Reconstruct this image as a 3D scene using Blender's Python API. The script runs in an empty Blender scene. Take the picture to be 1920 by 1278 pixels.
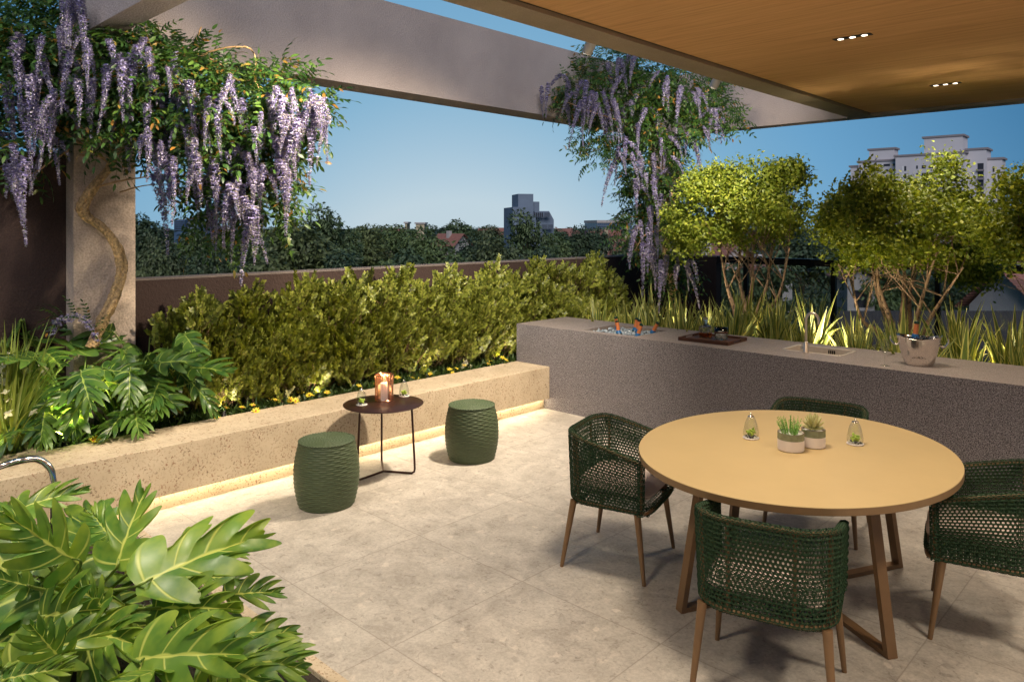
import bpy, math, random
import numpy as np
from mathutils import Vector, Matrix

SC = bpy.context.scene
COL = SC.collection
R = math.radians
RNG = np.random.RandomState(7)
random.seed(7)

# ------------------------------------------------------------------ camera
H = 1.9                                   # eye height above the terrace floor
YAW = R(43.694)
FW = np.array([-math.sin(YAW), math.cos(YAW)])
RT = np.array([math.cos(YAW), math.sin(YAW)])
FPX = 1401.5
cd = bpy.data.cameras.new("camera")
cd.sensor_width = 36.0
cd.lens = FPX / 1920.0 * 36.0
cd.shift_y = -214.0 / 1920.0
cd.clip_start = 0.05
cd.clip_end = 6000
cam = bpy.data.objects.new("camera", cd)
COL.objects.link(cam)
cam.location = (0, 0, H)
cam.rotation_euler = (R(90), 0, YAW)
SC.camera = cam

# ------------------------------------------------------------------ view
SC.view_settings.view_transform = 'Standard'
SC.view_settings.look = 'None'
SC.view_settings.gamma = 1
SC.view_settings.exposure = 0.5
SC.render.engine = 'CYCLES'
SC.cycles.use_denoising = True
SC.cycles.max_bounces = 8
SC.cycles.diffuse_bounces = 4
SC.cycles.transparent_max_bounces = 8
SC.cycles.sample_clamp_indirect = 4.0
SC.cycles.use_light_tree = True

# ------------------------------------------------------------------ dusk sky
w = bpy.data.worlds.new("World")
SC.world = w
w.use_nodes = True
nt = w.node_tree
nt.nodes.clear()
SUN_AZ = R(135)          # direction of the added fill sun, behind the viewer
out = nt.nodes.new('ShaderNodeOutputWorld')
bg = nt.nodes.new('ShaderNodeBackground')
sky = nt.nodes.new('ShaderNodeTexSky')
sky.sky_type = 'NISHITA'
sky.sun_disc = False
sky.sun_elevation = R(38)
sky.sun_rotation = SUN_AZ
sky.altitude = 100
sky.air_density = 1.0
sky.dust_density = 0.15
sky.ozone_density = 4.0

bg.inputs[1].default_value = 0.1
nt.links.new(bg.outputs[0], out.inputs[0])
# dusk sky: the sky model mixed with a clear-evening gradient, palest low over the far trees and deep blue away from there
_tc = nt.nodes.new('ShaderNodeTexCoord'); _sp = nt.nodes.new('ShaderNodeSeparateXYZ'); nt.links.new(_tc.outputs['Generated'], _sp.inputs[0])
def _m(op, a, b=None):
    n = nt.nodes.new('ShaderNodeMath'); n.operation = op
    for i, v in enumerate((a, b)):
        if v is None: continue
        if hasattr(v, 'links'): nt.links.new(v, n.inputs[i])
        else: n.inputs[i].default_value = v
    return n.outputs[0]
_az = _m('ARCTAN2', _sp.outputs[0], _sp.outputs[1])            # clockwise from +Y
_da = _m('WRAP', _m('SUBTRACT', _az, -R(48)), -math.pi); _da.node.inputs[2].default_value = math.pi
_el = _m('ARCSINE', _sp.outputs[2])
_ra = _m('POWER', _m('DIVIDE', _m('ABSOLUTE', _da), R(53)), 2.0); _re = _m('POWER', _m('DIVIDE', _m('ABSOLUTE', _el), R(60)), 1.2)
_f = _m('SUBTRACT', 1.17, _m('SQRT', _m('ADD', _m('ADD', _ra, _re), 0.012)))
_rp = nt.nodes.new('ShaderNodeValToRGB'); nt.links.new(_f, _rp.inputs[0]); _e = _rp.color_ramp.elements
_e[0].position = .15; _e[0].color = (.022, .105, .22, 1); _e[1].position = 1.0; _e[1].color = (.50, .63, .72, 1)
for _p, _c in ((.36, (.042, .18, .36)), (.6, (.13, .34, .57)), (.8, (.235, .45, .63))):
    _x = _e.new(_p); _x.color = (*_c, 1)
_mu = nt.nodes.new('ShaderNodeVectorMath'); _mu.operation = 'SCALE'; _mu.inputs['Scale'].default_value = 10.0 / 2**0.5
nt.links.new(_rp.outputs[0], _mu.inputs[0])
_mx = nt.nodes.new('ShaderNodeMix'); _mx.data_type = 'RGBA'; _mx.inputs[0].default_value = 0.965
nt.links.new(sky.outputs[0], _mx.inputs[6]); nt.links.new(_mu.outputs[0], _mx.inputs[7]); nt.links.new(_mx.outputs[2], bg.inputs[0])

LM = 2.2
WARM = (1.0, 0.845, 0.64)
def lamp(name, kind, loc, target, power, color=WARM, size=0.05, angle=70, blend=0.6, parent=None):
    ld = bpy.data.lights.new(name, kind)
    ld.energy = power * LM; ld.color = color
    if kind == 'SPOT':
        ld.spot_size = R(angle); ld.spot_blend = blend
    if kind in ('SPOT', 'POINT'):
        ld.shadow_soft_size = size
    o = bpy.data.objects.new(name, ld); COL.objects.link(o)
    o.location = loc
    if target is not None:
        d = Vector(target) - Vector(loc)
        o.rotation_euler = d.to_track_quat('-Z', 'Y').to_euler()
    return o

# added soft fill for far trees and beams: a weak, very wide sun
sd = bpy.data.lights.new("sun", 'SUN'); sd.energy = 1.6; sd.angle = R(40); sd.color = (1.0, 0.95, 0.97)
so = bpy.data.objects.new("sun", sd); COL.objects.link(so)
_e, _a = R(38), SUN_AZ
so.rotation_euler = Vector((-math.sin(_a)*math.cos(_e), -math.cos(_a)*math.cos(_e), -math.sin(_e))).to_track_quat('-Z', 'Y').to_euler()

# ================================================================== helpers
def tag(o, label=None, cat=None, group=None, kind=None):
    if label: o['label'] = label
    if cat: o['category'] = cat
    if group: o['group'] = group
    if kind: o['kind'] = kind
    return o

def empty(name, loc=(0, 0, 0), rz=0.0):
    o = bpy.data.objects.new(name, None); COL.objects.link(o)
    o.empty_display_size = 0.1
    o.location = loc; o.rotation_euler = (0, 0, rz)
    return o

def copy_tree(o, parent=None):
    c = o.copy(); COL.objects.link(c)
    if parent is not None: c.parent = parent
    for ch in list(o.children): copy_tree(ch, c)
    return c

class MB:
    """collects shapes; build() links them as ONE mesh object"""
    def __init__(s): s.V = []; s.F = []; s.U = []; s.n = 0
    def add(s, V, F, mi=0, uv=None, smooth=False):
        V = np.asarray(V, dtype=np.float64).reshape(-1, 3)
        if isinstance(F, np.ndarray): groups = [F]
        else:
            d = {}
            for f in F: d.setdefault(len(f), []).append(f)
            groups = [np.array(g) for g in d.values()]
        for g in groups: s.F.append((g + s.n, mi, smooth))
        s.V.append(V)
        s.U.append(np.zeros((len(V), 2)) if uv is None else np.asarray(uv, dtype=np.float64))
        s.n += len(V); return s
    def stamp(s, tpl, Rm, T, mi=None, sc=None):
        """tpl=(V,[(F,mi,smooth)],uv); Rm (k,3,3) columns are the axes; T (k,3)"""
        V0, F0, U0 = tpl
        k = len(T)
        if k == 0: return s
        A = np.asarray(Rm)
        if sc is not None: A = A * np.asarray(sc).reshape(-1, 1, 1)
        V = np.einsum('kij,nj->kni', A, V0) + np.asarray(T)[:, None, :]
        nv = len(V0)
        off = (np.arange(k) * nv)[:, None, None] + s.n
        for F, m, sm in F0:
            G = (F[None] + off).reshape(-1, F.shape[1])
            s.F.append((G, m if mi is None else mi, sm))
        s.V.append(V.reshape(-1, 3)); s.U.append(np.tile(U0, (k, 1))); s.n += nv * k
        return s
    def tpl(s): return (np.concatenate(s.V), [(f, m, sm) for f, m, sm in s.F], np.concatenate(s.U))
    def build(s, name, mats, parent=None, loc=None):
        me = bpy.data.meshes.new(name)
        V = np.concatenate(s.V); U = np.concatenate(s.U)
        tot = np.concatenate([np.full(len(f), f.shape[1], dtype=np.int32) for f, m, sm in s.F])
        idx = np.concatenate([f.ravel() for f, m, sm in s.F]).astype(np.int32)
        mi = np.concatenate([np.full(len(f), m, dtype=np.int32) for f, m, sm in s.F])
        sm = np.concatenate([np.full(len(f), bool(q), dtype=bool) for f, m, q in s.F])
        start = np.concatenate([[0], np.cumsum(tot)[:-1]]).astype(np.int32)
        me.vertices.add(len(V)); me.vertices.foreach_set('co', V.astype(np.float32).ravel())
        me.loops.add(len(idx)); me.loops.foreach_set('vertex_index', idx)
        me.polygons.add(len(tot)); me.polygons.foreach_set('loop_start', start); me.polygons.foreach_set('loop_total', tot)
        me.polygons.foreach_set('material_index', mi); me.polygons.foreach_set('use_smooth', sm)
        uvl = me.uv_layers.new(name='UVMap'); uvl.data.foreach_set('uv', U[idx].astype(np.float32).ravel())
        for m in (mats if isinstance(mats, (list, tuple)) else [mats]): me.materials.append(m)
        me.update(); me.validate(clean_customdata=False)
        o = bpy.data.objects.new(name, me); COL.objects.link(o)
        if parent is not None: o.parent = parent
        if loc is not None: o.location = loc
        return o

def box(mb, x0, x1, y0, y1, z0, z1, mi=0, bev=0.0):
    if bev <= 0:
        V = [(x, y, z) for z in (z0, z1) for y in (y0, y1) for x in (x0, x1)]
        F = [(0, 2, 3, 1), (4, 5, 7, 6), (0, 1, 5, 4), (2, 6, 7, 3), (0, 4, 6, 2), (1, 3, 7, 5)]
        return mb.add(V, F, mi)
    b = bev
    ring = lambda e: [(x0+e, y0), (x1-e, y0), (x1, y0+e), (x1, y1-e), (x1-e, y1), (x0+e, y1), (x0, y1-e), (x0, y0+e)]
    def inset(d): 
        return [(x0+b, y0+d), (x1-b, y0+d), (x1-d, y0+b), (x1-d, y1-b), (x1-b, y1-d), (x0+b, y1-d), (x0+d, y1-b), (x0+d, y0+b)]
    L = [(inset(b*.7), z0), (inset(0), z0+b), (inset(0), z1-b), (inset(b*.7), z1)]
    V = []; F = []
    for r, z in L: V += [(x, y, z) for x, y in r]
    for k in range(3):
        for i in range(8):
            j = (i+1) % 8; F.append((k*8+i, k*8+j, k*8+8+j, k*8+8+i))
    F.append(tuple(range(7, -1, -1))); F.append(tuple(range(24, 32)))
    return mb.add(V, F, mi)

def xf(mb, M):
    """apply a 4x4 (numpy) to everything collected so far"""
    M = np.asarray(M)
    mb.V = [v @ M[:3, :3].T + M[:3, 3] for v in mb.V]; return mb

def rotz(a, loc=(0, 0, 0)):
    c, s = math.cos(a), math.sin(a)
    return np.array([[c, -s, 0, loc[0]], [s, c, 0, loc[1]], [0, 0, 1, loc[2]], [0, 0, 0, 1.]])

def catmull(P, n=6):
    P = np.asarray(P, float); Q = np.vstack([2*P[0]-P[1], P, 2*P[-1]-P[-2]]); out = []
    for i in range(1, len(Q)-2):
        for t in np.linspace(0, 1, n, endpoint=False):
            a, b, c, d = Q[i-1], Q[i], Q[i+1], Q[i+2]
            out.append(.5*((2*b)+(-a+c)*t+(2*a-5*b+4*c-d)*t*t+(-a+3*b-3*c+d)*t**3))
    out.append(Q[-2]); return np.array(out)

def tube(mb, P, r, n=8, mi=0, caps=True, smooth=True, closed=False, jit=0.0, rng=None):
    P = np.asarray(P, float); m = len(P)
    r = np.full(m, r) if np.isscalar(r) else np.interp(np.linspace(0, 1, m), np.linspace(0, 1, len(r)), r)
    T = np.gradient(P, axis=0); T /= np.maximum(np.linalg.norm(T, axis=1)[:, None], 1e-9)
    a = np.array([0, 0, 1.]) if abs(T[0][2]) < .9 else np.array([1., 0, 0])
    N = np.cross(T[0], a); N /= np.linalg.norm(N)
    ang = np.arange(n) * 2*math.pi/n; V = []
    for i in range(m):
        N = N - T[i]*np.dot(N, T[i]); N /= max(np.linalg.norm(N), 1e-9); B = np.cross(T[i], N)
        rr = r[i]
        if jit and rng is not None: rr = r[i]*(1+jit*rng.uniform(-1, 1, n))[:, None]
        V.append(P[i] + (np.cos(ang)[:, None]*N + np.sin(ang)[:, None]*B)*rr)
    V = np.concatenate(V); i = np.arange(m-1)[:, None]*n; j = np.arange(n)[None]; k = (np.arange(n)+1) % n
    F = np.stack([i+j, i+k, i+n+k, i+n+j], -1).reshape(-1, 4)
    mb.add(V, F, mi, smooth=smooth, uv=np.stack([np.tile(np.arange(n)/n, m), np.repeat(np.arange(m)/max(m-1, 1), n)], 1))
    if caps: mb.add(V[:n], [tuple(range(n-1, -1, -1))], mi); mb.add(V[-n:], [tuple(range(n))], mi)
    return mb

def lathe(mb, prof, n=32, mi=0, c=(0, 0, 0), smooth=True, sx=1.0, sy=1.0, caps=False):
    prof = np.asarray(prof, float); m = len(prof); a = np.arange(n)*2*math.pi/n
    V = np.stack([np.outer(prof[:, 0], np.cos(a))*sx+c[0], np.outer(prof[:, 0], np.sin(a))*sy+c[1], np.repeat(prof[:, 1][:, None], n, 1)+c[2]], -1).reshape(-1, 3)
    i = np.arange(m-1)[:, None]*n; j = np.arange(n)[None]; k = (np.arange(n)+1) % n
    mb.add(V, np.stack([i+j, i+k, i+n+k, i+n+j], -1).reshape(-1, 4), mi, smooth=smooth,
           uv=np.stack([np.tile(np.arange(n)/n, m), np.repeat(np.arange(m)/(m-1), n)], 1))
    if caps:
        mb.add(V[:n], [tuple(range(n-1, -1, -1))], mi); mb.add(V[-n:], [tuple(range(n))], mi)
    return mb

def nrm(v): v = np.asarray(v, float); return v/np.maximum(np.linalg.norm(v, axis=-1, keepdims=True), 1e-9)
def frames(D, N):
    """rotation matrices whose Y column is D and whose Z column leans to N"""
    Y = nrm(D); X = nrm(np.cross(Y, N)); Z = np.cross(X, Y)
    return np.stack([X, Y, Z], -1)
def W(px, py, d):
    """point at depth d metres along the view through a given place of the view (used once, while building)"""
    p = FW*d + RT*d*(px-960)/FPX; return np.array([p[0], p[1], H - d*(py-425)/FPX])
def rdir(rng, k): return nrm(rng.normal(size=(k, 3)))

# ================================================================== materials
def new_mat(name):
    m = bpy.data.materials.new(name); m.use_nodes = True; t = m.node_tree
    return m, t, t.nodes['Principled BSDF'], t.nodes['Material Output']
def ramp(t, stops, src=None, interp='LINEAR'):
    r = t.nodes.new('ShaderNodeValToRGB'); r.color_ramp.interpolation = interp
    e = r.color_ramp.elements
    while len(e) < len(stops): e.new(0.5)
    for i, (p, c) in enumerate(stops):
        e[i].position = p; e[i].color = (*c, 1) if len(c) == 3 else c
    if src is not None: t.links.new(src, r.inputs[0])
    return r
def noise(t, scale, detail=3, rough=.6, vec=None, dist=0.0):
    n = t.nodes.new('ShaderNodeTexNoise'); n.inputs['Scale'].default_value = scale
    n.inputs['Detail'].default_value = detail; n.inputs['Roughness'].default_value = rough; n.inputs['Distortion'].default_value = dist
    if vec is not None: t.links.new(vec, n.inputs['Vector'])
    return n
def objco(t, scale=None):
    c = t.nodes.new('ShaderNodeNewGeometry').outputs['Position'] if scale == 'world' else t.nodes.new('ShaderNodeTexCoord').outputs['Object']
    return c
def mapping(t, src, s=(1, 1, 1)):
    m = t.nodes.new('ShaderNodeMapping'); m.inputs['Scale'].default_value = s; t.links.new(src, m.inputs[0]); return m.outputs[0]
def bump(t, b, src, strength=.3, dist=.01):
    n = t.nodes.new('ShaderNodeBump'); n.inputs['Strength'].default_value = strength; n.inputs['Distance'].default_value = dist
    t.links.new(src, n.inputs['Height']); t.links.new(n.outputs[0], b.inputs['Normal']); return n
def mixc(t, fac, a, b, mode='MIX'):
    m = t.nodes.new('ShaderNodeMix'); m.data_type = 'RGBA'; m.blend_type = mode
    for sock, v in ((m.inputs[0], fac), (m.inputs[6], a), (m.inputs[7], b)):
        if hasattr(v, 'links'): t.links.new(v, sock)
        elif isinstance(v, (int, float)): sock.default_value = v
        else: sock.default_value = (*v, 1)
    return m.outputs[2]
def math_(t, op, a, b=None, clamp=False):
    m = t.nodes.new('ShaderNodeMath'); m.operation = op; m.use_clamp = clamp
    for i, v in enumerate((a, b)):
        if v is None: continue
        if hasattr(v, 'links'): t.links.new(v, m.inputs[i])
        else: m.inputs[i].default_value = v
    return m.outputs[0]

def simple(name, col, rough=.6, metal=0, var=.12, nscale=8, bumps=0, bscale=60, spec=None, bdist=.003):
    m, t, b, o = new_mat(name); c = objco(t)
    n = noise(t, nscale, 4, .6, c)
    lo = tuple(x*(1-var) for x in col); hi = tuple(min(1, x*(1+var)) for x in col)
    r = ramp(t, [(.3, lo), (.7, hi)], n.outputs[0]); t.links.new(r.outputs[0], b.inputs['Base Color'])
    b.inputs['Roughness'].default_value = rough; b.inputs['Metallic'].default_value = metal
    if spec is not None: b.inputs['Specular IOR Level'].default_value = spec
    if bumps: bump(t, b, noise(t, bscale, 3, .6, c).outputs[0], bumps, bdist)
    return m

def stucco(name, col, bs=70, st=.55):
    m, t, b, o = new_mat(name); c = objco(t, 'world')
    n1 = noise(t, 1.3, 5, .6, c); n2 = noise(t, bs*2, 2, .6, c)
    lo = tuple(x*.86 for x in col); hi = tuple(x*1.1 for x in col)
    r = ramp(t, [(.3, lo), (.7, hi)], n1.outputs[0])
    r2 = ramp(t, [(.35, (.8, .8, .8)), (.65, (1.12, 1.12, 1.12))], n2.outputs[0])
    t.links.new(mixc(t, 1.0, r.outputs[0], r2.outputs[0], 'MULTIPLY'), b.inputs['Base Color'])
    b.inputs['Roughness'].default_value = .92; b.inputs['Specular IOR Level'].default_value = .2
    bump(t, b, noise(t, bs, 3, .55, c).outputs[0], st, .012)
    return m

def leafmat(name, stops, rough=.45, trans=.3, edge=None, vein=None, tint=None, coat=0.0, per_plant=None):
    """colour differs from leaf to leaf (random per island)"""
    m, t, b, o = new_mat(name)
    g = t.nodes.new('ShaderNodeNewGeometry')
    r = ramp(t, stops, g.outputs['Random Per Island']); col = r.outputs[0]
    if per_plant is not None:      # each tree has its own tone
        pr_ = ramp(t, [(0, per_plant[0]), (.5, (1, 1, 1)), (1, per_plant[1])], t.nodes.new('ShaderNodeObjectInfo').outputs['Random'])
        col = mixc(t, 1.0, col, pr_.outputs[0], 'MULTIPLY')
    if vein is not None or edge is not None:
        uv = t.nodes.new('ShaderNodeTexCoord').outputs['UV']
        sp = t.nodes.new('ShaderNodeSeparateXYZ'); t.links.new(uv, sp.inputs[0])
        au = math_(t, 'ABSOLUTE', sp.outputs[0])
    if edge is not None:      # yellow margins, |u| = 1 at the edge
        e = ramp(t, [(edge[0], (0, 0, 0)), (edge[1], (1, 1, 1))], au)
        col = mixc(t, e.outputs[0], col, edge[2])
    if vein is not None:      # midrib at u=0 and one side vein per lobe (v counts lobes)
        mid = ramp(t, [(.022, (1, 1, 1)), (.06, (0, 0, 0))], au)
        fr = math_(t, 'FRACT', sp.outputs[1]); dv = math_(t, 'ABSOLUTE', math_(t, 'SUBTRACT', fr, .5))
        sv = ramp(t, [(.015, (1, 1, 1)), (.05, (0, 0, 0))], dv)
        fade = ramp(t, [(.55, (1, 1, 1)), (1.0, (.15, .15, .15))], au)
        f2 = math_(t, 'MULTIPLY', sv.outputs[0], fade.outputs[0])
        vm = math_(t, 'MAXIMUM', mid.outputs[0], math_(t, 'MULTIPLY', f2, .8))
        pat = noise(t, 9, 3, .6, objco(t))
        pr = ramp(t, [(.42, (0, 0, 0)), (.7, (1, 1, 1))], pat.outputs[0])
        col = mixc(t, math_(t, 'MULTIPLY', pr.outputs[0], .45), col, vein[1])
        col = mixc(t, vm, col, vein[0])
        tipc = ramp(t, [(.35, (0, 0, 0)), (1.0, (.55, .55, .55))], au)
        col = mixc(t, math_(t, 'MULTIPLY', tipc.outputs[0], pr.outputs[0]), col, vein[1])
        bump(t, b, vm, .35, .004)
    t.links.new(col, b.inputs['Base Color'])
    b.inputs['Roughness'].default_value = rough
    if coat: b.inputs['Coat Weight'].default_value = coat; b.inputs['Coat Roughness'].default_value = .25
    tr = t.nodes.new('ShaderNodeBsdfTranslucent')
    tc = mixc(t, 1.0, col, (1.35, 1.25, .55), 'MULTIPLY'); t.links.new(tc, tr.inputs[0])
    mx = t.nodes.new('ShaderNodeMixShader'); mx.inputs[0].default_value = trans
    t.links.new(b.outputs[0], mx.inputs[1]); t.links.new(tr.outputs[0], mx.inputs[2]); t.links.new(mx.outputs[0], o.inputs[0])
    return m

def glassmat(name, col=(1, 1, 1), rough=0.0, ior=1.45, solid=False):
    m, t, b, o = new_mat(name)
    n = noise(t, 3, 2, .5, objco(t)); r = ramp(t, [(.3, tuple(x*.97 for x in col)), (.7, col)], n.outputs[0])
    if solid:
        t.links.new(r.outputs[0], b.inputs['Base Color']); b.inputs['Transmission Weight'].default_value = 1
        b.inputs['Roughness'].default_value = rough; b.inputs['IOR'].default_value = ior; return m
    tr = t.nodes.new('ShaderNodeBsdfTransparent'); gl = t.nodes.new('ShaderNodeBsdfGlossy'); gl.inputs['Roughness'].default_value = .02
    t.links.new(r.outputs[0], tr.inputs[0]); lw = t.nodes.new('ShaderNodeLayerWeight'); lw.inputs[0].default_value = .25
    f = math_(t, 'ADD', math_(t, 'MULTIPLY', lw.outputs['Facing'], .32), .03); f = math_(t, 'MULTIPLY', f, .9, True)
    mx = t.nodes.new('ShaderNodeMixShader'); t.links.new(f, mx.inputs[0]); t.links.new(tr.outputs[0], mx.inputs[1]); t.links.new(gl.outputs[0], mx.inputs[2]); t.links.new(mx.outputs[0], o.inputs[0]); return m
def emit(name, col, s):
    m, t, b, o = new_mat(name)
    n = noise(t, 5, 2, .5, objco(t)); r = ramp(t, [(.3, tuple(x*.96 for x in col)), (.7, col)], n.outputs[0])
    t.links.new(r.outputs[0], b.inputs['Emission Color']); b.inputs['Emission Strength'].default_value = s
    b.inputs['Base Color'].default_value = (*col, 1)
    return m

def granite(name, dark, light, scale, contrast=(.42, .58), rough=.7, bs=.25):
    m, t, b, o = new_mat(name); c = objco(t, 'world')
    v = noise(t, scale, 2, .75, c); v2 = noise(t, scale*2.7, 2, .7, c)
    s = math_(t, 'ADD', math_(t, 'MULTIPLY', v.outputs[0], .6), math_(t, 'MULTIPLY', v2.outputs[0], .4))
    mid = tuple((a+d)/2*.95 for a, d in zip(dark, light))
    r = ramp(t, [(contrast[0], dark), (.5, mid), (contrast[1], light)], s)
    big = ramp(t, [(.3, (.92, .92, .92)), (.7, (1.06, 1.06, 1.06))], noise(t, 1.1, 3, .6, c).outputs[0])
    t.links.new(mixc(t, 1.0, r.outputs[0], big.outputs[0], 'MULTIPLY'), b.inputs['Base Color'])
    b.inputs['Roughness'].default_value = rough; b.inputs['Specular IOR Level'].default_value = .3
    bump(t, b, s, bs, .003); return m

M = {}
M['beam'] = stucco('beam_stucco', (.42, .355, .33), 60, .6)
M['column'] = stucco('column_stucco', (.56, .45, .37), 36, .8)
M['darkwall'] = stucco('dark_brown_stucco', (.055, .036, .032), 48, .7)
M['cap'] = stucco('grey_coping', (.17, .14, .13), 60, .3)
M['granite'] = granite('speckled_granite', (.038, .034, .042), (.365, .34, .365), 135, (.43, .57))
M['granite_top'] = granite('granite_top', (.15, .125, .12), (.38, .325, .30), 150, (.42, .58), .5, .1)
# cream stone of the bench: fine grey-brown flecks
def bench_mat():
    m, t, b, o = new_mat('cream_flecked_stone'); c = objco(t, 'world')
    base = ramp(t, [(.3, (.46, .37, .26)), (.7, (.59, .49, .36))], noise(t, 4, 5, .65, c).outputs[0])
    f1 = ramp(t, [(.555, (0, 0, 0)), (.60, (1, 1, 1))], noise(t, 62, 3, .75, c).outputs[0])
    cl = ramp(t, [(.36, (.25, .25, .25)), (.58, (1, 1, 1))], noise(t, 9, 3, .6, c).outputs[0])
    f = math_(t, 'MULTIPLY', f1.outputs[0], cl.outputs[0])
    fc = ramp(t, [(.4, (.13, .085, .05)), (.6, (.25, .12, .07))], noise(t, 30, 2, .5, c).outputs[0])
    col = mixc(t, math_(t, 'MULTIPLY', f, .85), base.outputs[0], fc.outputs[0])
    t.links.new(col, b.inputs['Base Color']); b.inputs['Roughness'].default_value = .62; b.inputs['Specular IOR Level'].default_value = .3
    bump(t, b, f, -.25, .002); return m
M['bench'] = bench_mat()
# large stone floor tiles with pale and grey clasts and thin joints
TS = .866
def floor_mat():
    m, t, b, o = new_mat('stone_tiles'); c = objco(t, 'world')
    sp = t.nodes.new('ShaderNodeSeparateXYZ'); t.links.new(c, sp.inputs[0])
    def joint(s, off):
        q = math_(t, 'FRACT', math_(t, 'DIVIDE', math_(t, 'ADD', s, off), TS))
        d = math_(t, 'ABSOLUTE', math_(t, 'SUBTRACT', q, .5))
        return ramp(t, [(.4955, (0, 0, 0)), (.498, (1, 1, 1))], d).outputs[0]
    jm = math_(t, 'MAXIMUM', joint(sp.outputs[0], 2.73+TS*10), joint(sp.outputs[1], -2.07+TS*10))
    # each tile its own tone
    fl = t.nodes.new('ShaderNodeVectorMath'); fl.operation = 'FLOOR'
    ad = t.nodes.new('ShaderNodeVectorMath'); ad.operation = 'MULTIPLY_ADD'; ad.inputs[1].default_value = (1/TS, 1/TS, 0); ad.inputs[2].default_value = (2.73/TS+10, -2.07/TS+10, 0)
    t.links.new(c, ad.inputs[0]); t.links.new(ad.outputs[0], fl.inputs[0])
    wn = t.nodes.new('ShaderNodeTexWhiteNoise'); t.links.new(fl.outputs[0], wn.inputs[0])
    sh = t.nodes.new('ShaderNodeVectorMath'); sh.operation = 'MULTIPLY_ADD'; sh.inputs[1].default_value = (9, 9, 9)
    t.links.new(wn.outputs['Color'], sh.inputs[0]); t.links.new(c, sh.inputs[2]); cc = sh.outputs[0]
    base = ramp(t, [(.34, (.36, .325, .285)), (.5, (.45, .41, .365)), (.66, (.54, .495, .44))], noise(t, 5.5, 7, .72, cc, .5).outputs[0])
    v = t.nodes.new('ShaderNodeTexVoronoi'); v.inputs['Scale'].default_value = 11; v.inputs['Randomness'].default_value = 1
    dn = t.nodes.new('ShaderNodeVectorMath'); dn.operation = 'MULTIPLY_ADD'; dn.inputs[1].default_value = (.1, .1, .1)
    t.links.new(noise(t, 14, 3, .6, cc).outputs['Color'], dn.inputs[0]); t.links.new(cc, dn.inputs[2])
    t.links.new(dn.outputs[0], v.inputs['Vector'])
    inside = ramp(t, [(.22, (1, 1, 1)), (.30, (0, 0, 0))], v.outputs['Distance'])
    sc_ = t.nodes.new('ShaderNodeSeparateColor'); t.links.new(v.outputs['Color'], sc_.inputs[0])
    pick = ramp(t, [(.55, (0, 0, 0)), (.62, (1, 1, 1))], sc_.outputs[0])
    cc2 = ramp(t, [(0, (.33, .30, .27)), (.35, (.42, .385, .34)), (.7, (.56, .50, .44)), (1, (.60, .54, .47))], sc_.outputs[1])
    col = mixc(t, math_(t, 'MULTIPLY', math_(t, 'MULTIPLY', inside.outputs[0], pick.outputs[0]), .8), base.outputs[0], cc2.outputs[0])
    fine = ramp(t, [(.36, (.86, .86, .86)), (.62, (1.08, 1.08, 1.08))], noise(t, 60, 4, .7, cc).outputs[0])
    col = mixc(t, 1.0, col, fine.outputs[0], 'MULTIPLY')
    dk = ramp(t, [(.56, (1, 1, 1)), (.66, (.66, .65, .64))], noise(t, 24, 5, .75, cc, 1.0).outputs[0])
    col = mixc(t, 1.0, col, dk.outputs[0], 'MULTIPLY')
    col = mixc(t, math_(t, 'MULTIPLY', jm, .65), col, (.20, .17, .145))
    t.links.new(col, b.inputs['Base Color'])
    rr = ramp(t, [(.3, (.42, .42, .42)), (.7, (.62, .62, .62))], noise(t, 7, 4, .6, cc).outputs[0])
    t.links.new(rr.outputs[0], b.inputs['Roughness']); b.inputs['Specular IOR Level'].default_value = .35
    bump(t, b, jm, -.3, .003); return m
M['floor'] = floor_mat()
def wood_mat(name, stops, along='X', k=1.0, rough=.5):
    m, t, b, o = new_mat(name); c = objco(t, 'world')
    s = (1.1*k, 26*k, 26*k) if along == 'X' else (26*k, 1.1*k, 26*k)
    s2 = (3*k, 160*k, 160*k) if along == 'X' else (160*k, 3*k, 160*k)
    n1 = noise(t, 1, 4, .6, mapping(t, c, s), .3); n2 = noise(t, 1, 3, .6, mapping(t, c, s2))
    f = math_(t, 'ADD', math_(t, 'MULTIPLY', n1.outputs[0], .6), math_(t, 'MULTIPLY', n2.outputs[0], .4))
    r = ramp(t, stops, f); t.links.new(r.outputs[0], b.inputs['Base Color']); b.inputs['Roughness'].default_value = rough; b.inputs['Specular IOR Level'].default_value = .25
    bump(t, b, n2.outputs[0], .08, .002); return m
M['timber'] = wood_mat('timber_ceiling', [(.34, (.54, .30, .125)), (.5, (.68, .39, .17)), (.66, (.76, .46, .215))], rough=.8)
M['traywood'] = wood_mat('dark_tray_wood', [(.35, (.05, .02, .013)), (.65, (.12, .055, .035))], k=3)
M['rim'] = stucco('rim_stucco', (.37, .30, .22), 90, .3)
M['soil'] = simple('soil', (.035, .026, .018), .95, var=.4, nscale=30, bumps=.8, bscale=60, bdist=.02)
M['black'] = simple('black_metal', (.012, .012, .013), .45, .6, .2)
M['rail'] = simple('railing_metal', (.016, .015, .017), .4, .7, .15)
M['white'] = simple('white_paint', (.78, .76, .72), .45, 0, .04)
M['led'] = emit('warm_led', (1, .84, .54), 21)
M['lens'] = emit('lamp_lens', (1, .88, .68), 5)
M['table'] = simple('sand_gold_lacquer', (.50, .365, .175), .45, 0, .035, 3, .08, 220, bdist=.001)
M['bronze'] = simple('bronze_powder_coat', (.215, .12, .055), .5, .25, .06, 10, .08, 300, bdist=.001)
M['chairleg'] = simple('bronze_chair_leg', (.25, .145, .07), .45, .3, .06, 10, .08, 300, bdist=.001)
M['weave'] = simple('green_cane', (.014, .048, .015), .7, 0, .35, 120, .5, 500, bdist=.002)
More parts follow.
